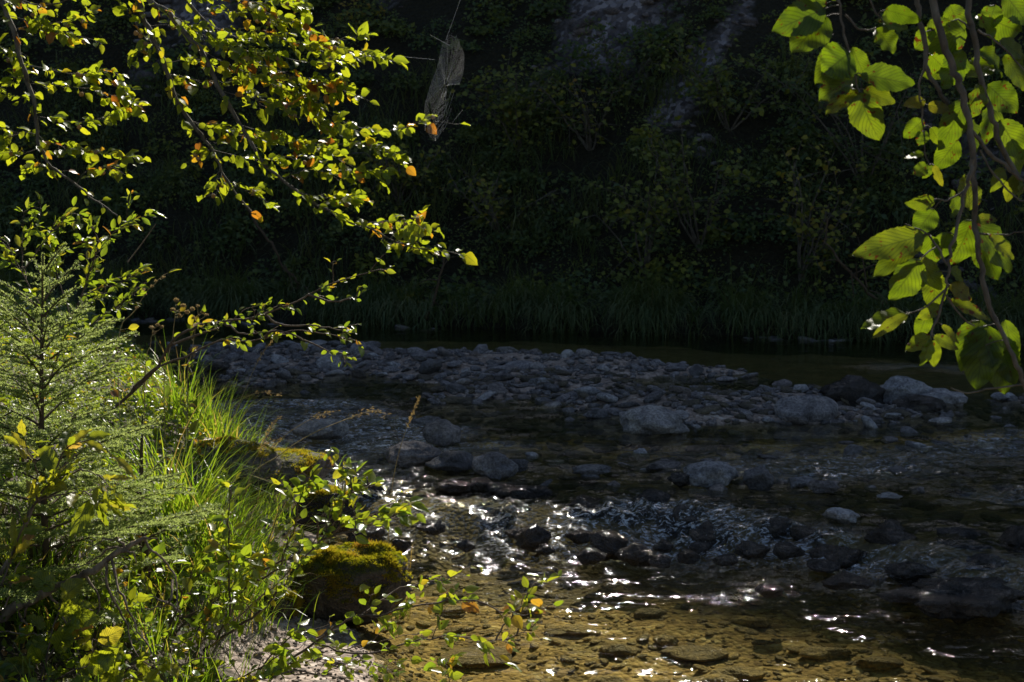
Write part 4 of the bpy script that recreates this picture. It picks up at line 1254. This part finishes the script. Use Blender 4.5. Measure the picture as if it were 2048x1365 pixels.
shrub('dark_shrub', 'shaded twiggy shrub low at the bottom edge by the gravel', 'shrub',
      [[(420, 1380), (520, 1345), (620, 1330), (720, 1350)], [(480, 1370), (560, 1300), (610, 1280)], [(540, 1345), (640, 1350), (700, 1330), (780, 1345)]], 4.15, 40, .034, mat=M_SHRUB, sub=14, subl=.09, pg=.9, r=.004)
shrub('serrated_plant', 'plant with long toothed yellow leaves in front of the spruce trunk', 'plant',
      [[(-10, 1230), (40, 1080), (75, 1010), (110, 960), (170, 890)], [(80, 1000), (84, 930), (80, 860)], [(110, 960), (170, 935), (215, 950), (240, 975)], [(75, 1010), (150, 985), (200, 990), (225, 1000)], [(100, 965), (130, 900), (190, 880), (225, 900)], [(60, 1040), (20, 1000), (-20, 1000)]],
      3.6, 42, .062, tpl=T_SERR, mat=M_SERR, wr=.36, pg=.70, py=.27, spread=.03, r=.004, t0=.3, sub=4)
shrub('bramble', 'bramble with broad toothed green leaves at the lower left edge', 'plant',
      [[(60, 1400), (110, 1290), (150, 1230), (200, 1215)], [(110, 1290), (170, 1280), (215, 1290)], [(90, 1330), (100, 1240), (110, 1205)], [(150, 1400), (175, 1330), (180, 1290)], [(100, 1380), (40, 1320), (10, 1290)]],
      3.55, 34, .068, tpl=T_SERR, mat=M_SERR, wr=.62, pg=.9, py=.06, spread=.03, r=.004, face=(0, -.8, .6))
shrub('bramble', 'second bramble with bright leaves at the bottom edge left of the gravel', 'plant',
      [[(200, 1420), (245, 1350), (270, 1330)], [(230, 1400), (290, 1350), (330, 1345)], [(240, 1420), (215, 1370), (210, 1350)]], 3.6, 46, .06, tpl=T_SERR, mat=M_SERR, wr=.6, pg=.9, py=.06, spread=.03, face=(0, -.8, .6))
shrub('honeysuckle', 'low round leaved shrub between tall grass and dead branch', 'shrub',
      [[(330, 1300), (360, 1200), (400, 1120), (450, 1090)], [(350, 1250), (420, 1210), (480, 1160), (520, 1130)], [(340, 1260), (300, 1180), (280, 1130)], [(330, 1300), (400, 1270), (450, 1240)], [(380, 1160), (430, 1130), (500, 1120)]], 4.3, 50, .04, sub=10, subl=.1, wr=.6)
shrub('honeysuckle', 'shaded tangle of small leaves under the spruce at the left', 'shrub',
      [[(20, 1330), (60, 1240), (120, 1180)], [(40, 1300), (140, 1250), (200, 1200)], [(140, 1330), (200, 1260), (260, 1220)], [(0, 1280), (10, 1200), (-10, 1150)], [(200, 1330), (280, 1270), (320, 1240)]], 4.0, 45, .035, sub=10, subl=.1, wr=.55, pg=.92)

# dead branch
db = P(-40, 1255, 3.75)
root = thing('dead_branch', 'bare broken grey brown branch lying diagonally at the lower left', 'branch', db)
tb = MB(); ml = tube(tb, smooth_line(L((-40, 1255), (30, 1215), (100, 1180), (170, 1150), (235, 1105), (288, 1078), y=3.75), 8), .017, .006, 10, wob=.006)
tb.build('limb', M_DEAD, root, origin=db)
TW = [[(288, 1078), (310, 1110), (338, 1150), (358, 1215), (362, 1250)], [(250, 1095), (235, 1078), (200, 1085), (160, 1120)], [(240, 1100), (265, 1105), (278, 1125)], [(225, 1110), (260, 1180), (300, 1250), (340, 1290)], [(288, 1078), (320, 1073)],
      [(215, 1118), (225, 1180), (250, 1240), (290, 1300), (360, 1330)], [(140, 1165), (90, 1165), (30, 1185), (-20, 1200)], [(170, 1150), (200, 1200), (190, 1260)], [(345, 1160), (350, 1190), (320, 1215), (280, 1225)], [(100, 1180), (130, 1240), (170, 1330)], [(30, 1215), (60, 1290), (70, 1370)],
      [(362, 1225), (330, 1200), (300, 1190)], [(60, 1200), (40, 1260), (20, 1340)], [(250, 1095), (215, 1100), (180, 1130), (120, 1150)]]
for t in TW:
    tb = MB(); l3 = L(*t, y=3.75); l3[0] = ml[np.argmin(np.linalg.norm(ml - l3[0], axis=1))] if np.linalg.norm(ml - l3[0], axis=1).min() < .05 else l3[0]
    l3[1:] += np.cumsum(rng.normal(0, .03, l3[1:].shape), 0) * [0, 1, 0]
    tube(tb, smooth_line(l3, 6), .0042, .0014, 6, wob=.005); tb.build('twig', M_DEAD, root, origin=l3[0])
# dry stems tangled at the lower left and dark leaning stem
for k, (t, y, r, lbl) in enumerate([
    ([(0, 1150), (40, 1080), (70, 1010), (150, 905)], 3.7, .006, 'dark straight stem leaning right across the base of the spruce'),
    ([(10, 1215), (25, 1160), (50, 1095)], 3.6, .003, 'short pale dry stem at the left edge below the toothed leaves'),
    ([(0, 1265), (50, 1268), (105, 1265)], 3.6, .0025, 'pale horizontal twig at the left edge under the dead branch'),
    ([(290, 1365), (350, 1335), (420, 1315), (460, 1300)], 3.9, .0035, 'pale bare twig lying over the gravel at the bottom'),
    ([(380, 1285), (430, 1270), (520, 1200), (600, 1120), (680, 1010)], 4.45, .004, 'bare grey rod rising behind the backlit willow branch'),
    ([(490, 1365), (600, 1345), (700, 1360)], 4.1, .004, 'dark twig along the bottom edge beside the gravel')]):
    mb = MB(); tube(mb, smooth_line(L(*t, y=y), 6), r, r * .4, 6, wob=.006)
    tag(mb.build('fallen_twig', M_DEAD, origin=P(t[0][0], t[0][1], y)), lbl, 'twig')


# ------------------------------------------------------------------ grass
def tuft(label, px, py, y, n, ln, lean=(.3, 1.0), w=.005, rad=.07, az=None, mat=M_GRASS, tint=.12, dry=.12, name='grass_tussock', group='grass tussocks on the near bank', zg=True):
    c = P(px, py, y)
    if zg: c[2] = float(ground(c[0], c[1])) - .01
    q = rng.normal(0, rad, (n, 2)); rt = np.stack([c[0] + q[:, 0], c[1] + q[:, 1], 0 * q[:, 0]], -1)
    rt[:, 2] = ground(rt[:, 0], rt[:, 1]) - .01 if zg else c[2]
    a = np.arctan2(q[:, 1], q[:, 0]) + rng.normal(0, .8, n) if az is None else az + rng.normal(0, .7, n)
    tt = np.clip(np.where(rng.uniform(size=n) < dry, rng.uniform(.6, 1, n), tint + rng.normal(0, .12, n)), 0, 1)
    mb = MB(); blades(mb, rt, a, ln * rng.uniform(.45, 1.15, n), rng.uniform(*lean, n), w * rng.uniform(.6, 1.3, n), tt)
    return tag(mb.build(name, mat, origin=c), label, 'grass', group)


tuft('tall bright arching grass tussock between spruce and bank boulder', 345, 1080, 5.0, 240, .52, w=.006, rad=.07, lean=(.4, 1.2))
tuft('bright backlit grass tussock in front of the long bank boulder', 410, 1080, 4.95, 340, .44, w=.0055, rad=.10, lean=(.4, 1.3))
tuft('grass tussock drooping right over the boulder with orange moss', 470, 1050, 5.1, 240, .40, w=.005, rad=.08, az=.2, lean=(.4, 1.2))
tuft('dense low grass tussock just below the long bank boulder', 380, 1130, 4.7, 360, .3, w=.005, rad=.12, lean=(.4, 1.3))
tuft('soft green grass tussock between round leaved twigs and willow branch', 450, 1130, 4.75, 260, .26, w=.004, rad=.09, lean=(.4, 1.3))
tuft('dark grass tussock at the stream edge below the arching branches', 440, 860, 6.9, 260, .36, w=.006, rad=.15, lean=(.3, 1.1))
tuft('dark grass tussock right of the spruce at the upper bank', 370, 840, 7.0, 240, .42, w=.006, rad=.14, lean=(.3, 1.1))
tuft('thin grass tussock leaning right toward the pale shore rock', 500, 900, 6.3, 150, .24, w=.004, rad=.10, az=0.)
tuft('low dark grass tussock behind the moss boulders', 560, 905, 6.4, 120, .18, w=.004, rad=.12)
tuft('grass tussock at the left edge under the toothed leaves', 20, 1160, 3.9, 120, .3, w=.006, rad=.08)
tuft('grass tussock in the shade below the dead branch', 120, 1300, 3.9, 160, .22, w=.005, rad=.07)
tuft('short grass tussock among round leaved twigs', 300, 1250, 4.1, 200, .22, w=.004, rad=.12)
tuft('wispy grass tussock on the right side of the mossy boulder', 790, 1180, 5.4, 60, .16, w=.003, rad=.03, az=1.5)
tuft('dry pale grass tussock behind the mossy boulder top', 775, 1110, 5.9, 70, .16, w=.003, rad=.03, tint=.8, dry=.8)


def stalk(label, pts, y, head=.10, r=.0022, n=70, open_=.006, tint=.8, blade=True):
    l3 = smooth_line(rooted(L(*pts, y=y)), 8); base = l3[0]
    root = thing('grass_stalk', label, 'grass', base, None)
    tb, hb = MB(), MB()
    tube(tb, l3, r, r * .35, 5); tb.build('stem', M_STALK, root, origin=base)
    tot = np.linalg.norm(np.diff(l3, axis=0), axis=1).sum()
    t = rng.uniform(1 - head / tot, 1, n); p, d, _ = along(l3, t)
    off = norm(rng.normal(size=(n, 3))) * open_ * rng.uniform(.2, 1, (n, 1))
    leaves(hb, T_SMALL, p + off, norm(d + rng.normal(0, .35, (n, 3))), rng.normal(size=(n, 3)), .010, .003, rng.uniform(.3, 1, n))
    hb.build('seed_head', M_DRY, root, origin=base, smooth=False)


stalk('tall upright grass stalk with brush shaped seed head before the water', [(774, 1130), (780, 1010), (792, 930), (812, 860), (838, 796)], 5.5, .13, .0026, 110, .007)
stalk('golden grass stalk bowing right from the bank boulder over the stream', [(495, 970), (560, 910), (620, 870), (690, 840), (745, 822), (775, 830)], 5.3, .16, .0026, 60, .02)
stalk('slim grass stalk rising from the dark tussock near the arching branch', [(460, 860), (490, 780), (520, 715), (545, 682)], 6.3, .12, .002, 60, .008)
stalk('grass stalk with open seed head above the pale shore rock', [(520, 930), (560, 880), (610, 845), (650, 828), (672, 822)], 6.0, .12, .0018, 50, .02)
stalk('grass stalk with feathery head above the orange moss', [(500, 960), (520, 900), (545, 850), (560, 835)], 5.4, .12, .0018, 80, .012)
stalk('fine grass stalk bowing left from the dark tussock', [(430, 870), (470, 810), (520, 785), (560, 790)], 6.2, .12, .0016, 40, .015)
stalk('short golden stalk rising on the left of the bank boulder', [(450, 990), (480, 940), (530, 890), (560, 880)], 5.2, .10, .0018, 50, .012)
stalk('pale stalk in the dark tussock left of the slim one', [(345, 860), (365, 790), (385, 720), (392, 690)], 6.2, .06, .0018, 30, .012)

# mixed ground cover on the near bank (uncountable)
def cover():
    n = 90000
    x = rng.uniform(-5.6, -.2, n); y = rng.uniform(3.2, 13, n); e = edge(x, y); k = (e > .42 + .24 * sstep(5.05, 4.75, y) + .1 * vn(x * 3, y * 3, 0, 99)) & (np.abs(x) < y * .42)
    x, y = x[k], y[k]; z = ground(x, y)
    h = np.abs(rng.normal(0, .05, len(x))) + .03 * fbm(x * 5, y * 5, 0, 2, 101)
    m = len(x); mb = MB()
    s = rng.uniform(.014, .045, m)
    leaves(mb, T_SMALL, np.stack([x, y, z + np.clip(h, 0, .2)], -1), norm(rng.normal(size=(m, 3)) * [1, 1, .4]), norm(np.array([0, -.2, 1]) + rng.normal(0, .6, (m, 3))), s, s * .6, tints(m, .86, .08))
    tag(mb.build('ground_cover', M_SHRUB), 'mixed small green leaves carpeting the near bank', 'ground cover', kind='stuff')
    n = 16000
    x = rng.uniform(-5.6, -.2, n); y = rng.uniform(3.2, 13, n); e = edge(x, y); k = (e > .30 + .34 * sstep(5.05, 4.75, y)) & (np.abs(x) < y * .42) & (fbm(x * 1.7, y * 1.7, 0, 2, 103) > -.2)
    x, y = x[k], y[k]; rt = np.stack([x, y, ground(x, y) - .005], -1); m = len(x)
    mb = MB(); blades(mb, rt, rng.uniform(0, 6.28, m), rng.uniform(.06, .2, m), rng.uniform(.2, 1.1, m), rng.uniform(.002, .005, m), np.clip(.15 + rng.normal(0, .2, m), 0, 1), k=5)
    tag(mb.build('bank_grass', M_GRASS), 'short green grass growing over the near bank', 'grass', kind='stuff')


cover()


# ------------------------------------------------------------------ far slope vegetation
def far_veg():
    # leaf clumps over the slope (uncountable undergrowth)
    nc = 1500
    cx = rng.uniform(-9, 9.5, nc); dy = rng.uniform(.4, 7.5, nc); cy = np.interp(cx, XF, YF) + dy
    cz = hill_z(cx, cy); sc = scree(cx, cz)
    k = (rng.uniform(size=nc) > sc * 1.25)
    cx, cy, cz = cx[k], cy[k], cz[k]; nc = len(cx)
    mb = MB()
    per = 150
    R = rng.uniform(.16, .48, nc)
    q = norm(rng.normal(size=(nc, per, 3))) * rng.uniform(.35, 1, (nc, per, 1)) ** .6
    q[..., 2] = np.abs(q[..., 2]) * rng.uniform(.5, 1.2, (nc, 1))
    p = np.stack([cx, cy, cz], -1)[:, None] + q * R[:, None, None]
    cl = np.abs(rng.normal(0, .14, (nc, 1))) + .5 * (rng.uniform(size=(nc, 1)) < .05) * rng.uniform(.4, 1, (nc, 1))
    tt = np.clip(cl + rng.normal(0, .08, (nc, per)), 0, 1)
    s = (rng.uniform(.025, .075, (nc, 1)) * rng.uniform(.7, 1.3, (nc, per))).ravel()
    p = p.reshape(-1, 3); m = len(p)
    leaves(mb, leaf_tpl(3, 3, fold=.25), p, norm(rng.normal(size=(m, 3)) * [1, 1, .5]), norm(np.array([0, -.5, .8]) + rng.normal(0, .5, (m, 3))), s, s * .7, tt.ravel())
    tag(mb.build('slope_undergrowth', M_FARLEAF), 'dark leafy undergrowth covering the shaded slope across the stream', 'undergrowth', kind='stuff')
    # grass over the slope and hanging over the bank lip
    n = 40000
    x = rng.uniform(-8.5, 8.5, n); d = np.where(rng.uniform(size=n) < .5, rng.uniform(.05, .6, n), rng.uniform(.1, 3.2, n)); y = np.interp(x, XF, YF) + d
    tf = fbm(x * 2.2, y * 2.2, 0, 2, 111)
    k = tf + .25 * vn(x * 5, y * 4, 0, 117) > -.05; x, y, d, tf = x[k], y[k], d[k], tf[k]
    rt = np.stack([x, y, hill_z(x, y) - .01], -1); m = len(x)
    mb = MB()
    az = -PI / 2 + rng.normal(0, .8, m)
    blades(mb, rt, az, rng.uniform(.25, .65, m) * (1 + .5 * tf), rng.uniform(.9, 2.1, m), rng.uniform(.006, .012, m), np.clip(.2 + .25 * tf + rng.normal(0, .15, m), 0, 1), k=6)
    n = 9000
    x = rng.uniform(-8.5, 8.5, n); y = np.interp(x, XF, YF) + rng.uniform(.0, .22, n); k = vn(x * 2.3, 0, 0, 113) + .4 * vn(x * 7, 0, 0, 119) > -.15; x, y = x[k], y[k]; m = len(x)
    blades(mb, np.stack([x, y, hill_z(x, y) - .01], -1), -PI / 2 + rng.normal(0, .7, m), rng.uniform(.3, .6, m), rng.uniform(1.5, 2.3, m), rng.uniform(.006, .011, m), np.clip(.3 + rng.normal(0, .2, m), 0, 1), k=6)
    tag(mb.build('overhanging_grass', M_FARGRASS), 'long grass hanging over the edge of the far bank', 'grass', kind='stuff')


far_veg()
n = 3000
x = rng.uniform(-7, 7.5, n); y = rng.uniform(13.5, 20, n); z = hill_z(x, y); k = (scree(x, z) > .35) & (y > np.interp(x, XF, YF) + .5)
x, y, z = x[k], y[k], z[k]; r = np.clip(np.exp(rng.normal(math.log(.045), .6, len(x))), .015, .2)
M_SCREE = rock_mat('scree_stone', (.14, .125, .13), (.30, .28, .29), (.2, .17, .17), rough=.95)
o = scatter_rocks('scree_stones', list(zip(x, y, z, r * 1.2, r, r * .8)), M_SCREE, sub=2, seed=800)
tag(o, 'grey broken stones lying in the bare streaks of the far slope', 'stones', kind='stuff')
n = 420
x = rng.uniform(-7, 6, n); y = np.interp(x, XF, YF) - rng.uniform(-.05, .25, n) ; k = vn(x * 1.1, 0, 0, 115) > .05; x, y = x[k], y[k]; r = rng.uniform(.02, .09, len(x))
o = scatter_rocks('far_shore_stones', list(zip(x, y, 0 * x + .10, r * 1.3, r, r * .7)), M_STONE, sub=2, seed=820)
tag(o, 'stones lying along the water line of the far bank', 'stones', kind='stuff')


def HP(px, py):
    d = FW + (px - 1024) / FPX * RT + (682.5 - py) / FPX * UP
    t = np.linspace(11, 26, 1500) / d[1]
    p = CAM + t[:, None] * d
    k = np.argmax(p[:, 2] < hill_z(p[:, 0], p[:, 1]))
    return p[k]


def far_shrub(label, px, py, y, h, w, tone, n=1400, leaf=.065, stems=6, bare=False, cat='shrub', name='slope_shrub'):
    b = HP(px, py); b[2] -= .03
    root = thing(name, label, cat, b)
    tb, lb = MB(), MB()
    for k in range(stems):
        a = rng.uniform(0, 2 * PI); tip = b + np.array([math.cos(a) * w * .5 * rng.uniform(.3, 1), -abs(math.sin(a)) * w * .35, h * rng.uniform(.6, 1)])
        l3 = tube(tb, smooth_line(np.stack([b, (b + tip) / 2 + rng.normal(0, .04, 3) + [0, 0, h * .08], tip]), 6), .014, .004, 5, wob=.02)
        for q in range(7):
            p, d, _ = along(l3, [rng.uniform(.3, 1)])
            dv = norm(d[0] * .5 + rng.normal(0, .7, 3)); le = w * rng.uniform(.15, .35)
            sl = tube(tb, smooth_line(np.stack([p[0], p[0] + dv * le * .5, p[0] + dv * le - [0, 0, .02]]), 4), .005, .002, 4)
            if not bare:
                m = n // (stems * 7); t = rng.uniform(.1, 1, m); pp, _, _ = along(sl, t)
                pp = pp + rng.normal(0, .055, (m, 3)) * [1, 1, .6]
                s = leaf * rng.uniform(.6, 1.3, m)
                leaves(lb, T_SMALL, pp, norm(rng.normal(size=(m, 3)) * [1, 1, .4]), norm(np.array([0, -.5, .8]) + rng.normal(0, .4, (m, 3))), s, s * .8, np.clip(tone + rng.normal(0, .15, m), 0, 1))
    tb.build('stem', M_BARK, root, origin=b)
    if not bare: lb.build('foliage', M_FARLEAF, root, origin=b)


far_shrub('maple shrub with orange and yellow leaves low on the right of the slope', 1600, 560, 15.9, 1.3, 1.4, .55, 300)
far_shrub('yellow green maple shrub left of the orange one on the slope', 1400, 500, 16.3, 1.2, 1.5, .3, 500)
far_shrub('yellowish shrub with large leaves near the centre of the slope', 1290, 560, 15.8, 1.1, 1.2, .3, 400)
far_shrub('green maple shrub under the right scree streak', 1460, 260, 18.2, 1.0, 1.8, .25, 700)
far_shrub('green leafy shrub below the spider web', 1040, 300, 17.5, 1.0, 1.4, .3, 650)
far_shrub('reddish brown leaved shrub in the upper centre of the slope', 1180, 300, 17.6, .8, 1.2, .5, 160)
far_shrub('dull brown leaved shrub at the centre of the slope', 1000, 470, 16.2, .8, 1.3, .5, 160)
far_shrub('yellow leaved shrub behind the long beech twig', 800, 410, 16.8, .8, 1.0, .45, 260)
far_shrub('greyish willow bush at the upper right of the slope', 1730, 380, 17.0, 1.5, 1.9, .08, 1200, .05)
far_shrub('pale green bush in the upper centre beside the scree', 1250, 190, 18.4, .8, 1.3, .1, 900, .05)
for lb, ln_, y in (('bare dark sapling leaning over the far bank at the left', [(480, 400), (530, 470), (560, 520), (610, 575), (640, 600)], 15.9), ('bare thin sapling on the right of the slope', [(1790, 640), (1720, 560), (1660, 500), (1650, 440)], 15.6), ('bare dead stem on the slope below the beech twigs', [(850, 640), (880, 560), (890, 500)], 15.8)):
    low = max(ln_, key=lambda q: q[1]); y = HP(*low)[1] - .05
    b = P(*low, y); mb = MB(); tube(mb, smooth_line(L(*ln_, y=y), 7), .018, .007, 7, wob=.03)
    for k in range(6):
        p, d, _ = along(L(*ln_, y=y), [rng.uniform(.1, .9)]); e = p[0] + norm(rng.normal(size=3)) * rng.uniform(.2, .5)
        tube(mb, smooth_line(np.stack([p[0], (p[0] + e) / 2 + [0, 0, .04], e]), 4), .008, .003, 4)
    tag(mb.build('bare_sapling', M_SPRUCEBARK, origin=b), lb, 'tree')

# ------------------------------------------------------------------ light, sky, camera
w = bpy.data.worlds.new('World'); SC.world = w; w.use_nodes = True
nt = w.node_tree; nt.nodes.clear(); N = NT(nt)
sk = N.n('ShaderNodeTexSky', sky_type='NISHITA', sun_disc=False, sun_elevation=EL, sun_rotation=AZ, air_density=1.0, dust_density=.6, ozone_density=1.2)
bg = N.n('ShaderNodeBackground', {'Color': sk.outputs[0], 'Strength': .06})
N.n('ShaderNodeOutputWorld', {'Surface': bg.outputs[0]})
sl = bpy.data.lights.new('sun', 'SUN'); sl.energy = 5.0; sl.angle = math.radians(.53); sl.color = (1, .93, .82)
so = bpy.data.objects.new('sun', sl); COL.objects.link(so); so.location = (5, 30, 30)
so.rotation_euler = Vector(-SUN).to_track_quat('-Z', 'Y').to_euler()

cd = bpy.data.cameras.new('camera'); co = bpy.data.objects.new('camera', cd); COL.objects.link(co)
co.location = CAM; co.rotation_euler = (PI / 2 - PITCH, 0, 0)
cd.sensor_width = 36; cd.lens = 36 * FPX / 2048; cd.clip_start = .05; cd.clip_end = 500
cd.dof.use_dof = True; cd.dof.focus_distance = 4.4; cd.dof.aperture_fstop = 10
SC.camera = co
SC.view_settings.view_transform = 'Standard'; SC.view_settings.look = 'None'; SC.view_settings.exposure = .6; SC.view_settings.gamma = 1
SC.cycles.max_bounces = 8; SC.cycles.transparent_max_bounces = 12; SC.cycles.diffuse_bounces = 3; SC.cycles.glossy_bounces = 3
SC.cycles.sample_clamp_indirect = 3
SC.cycles.use_denoising = True
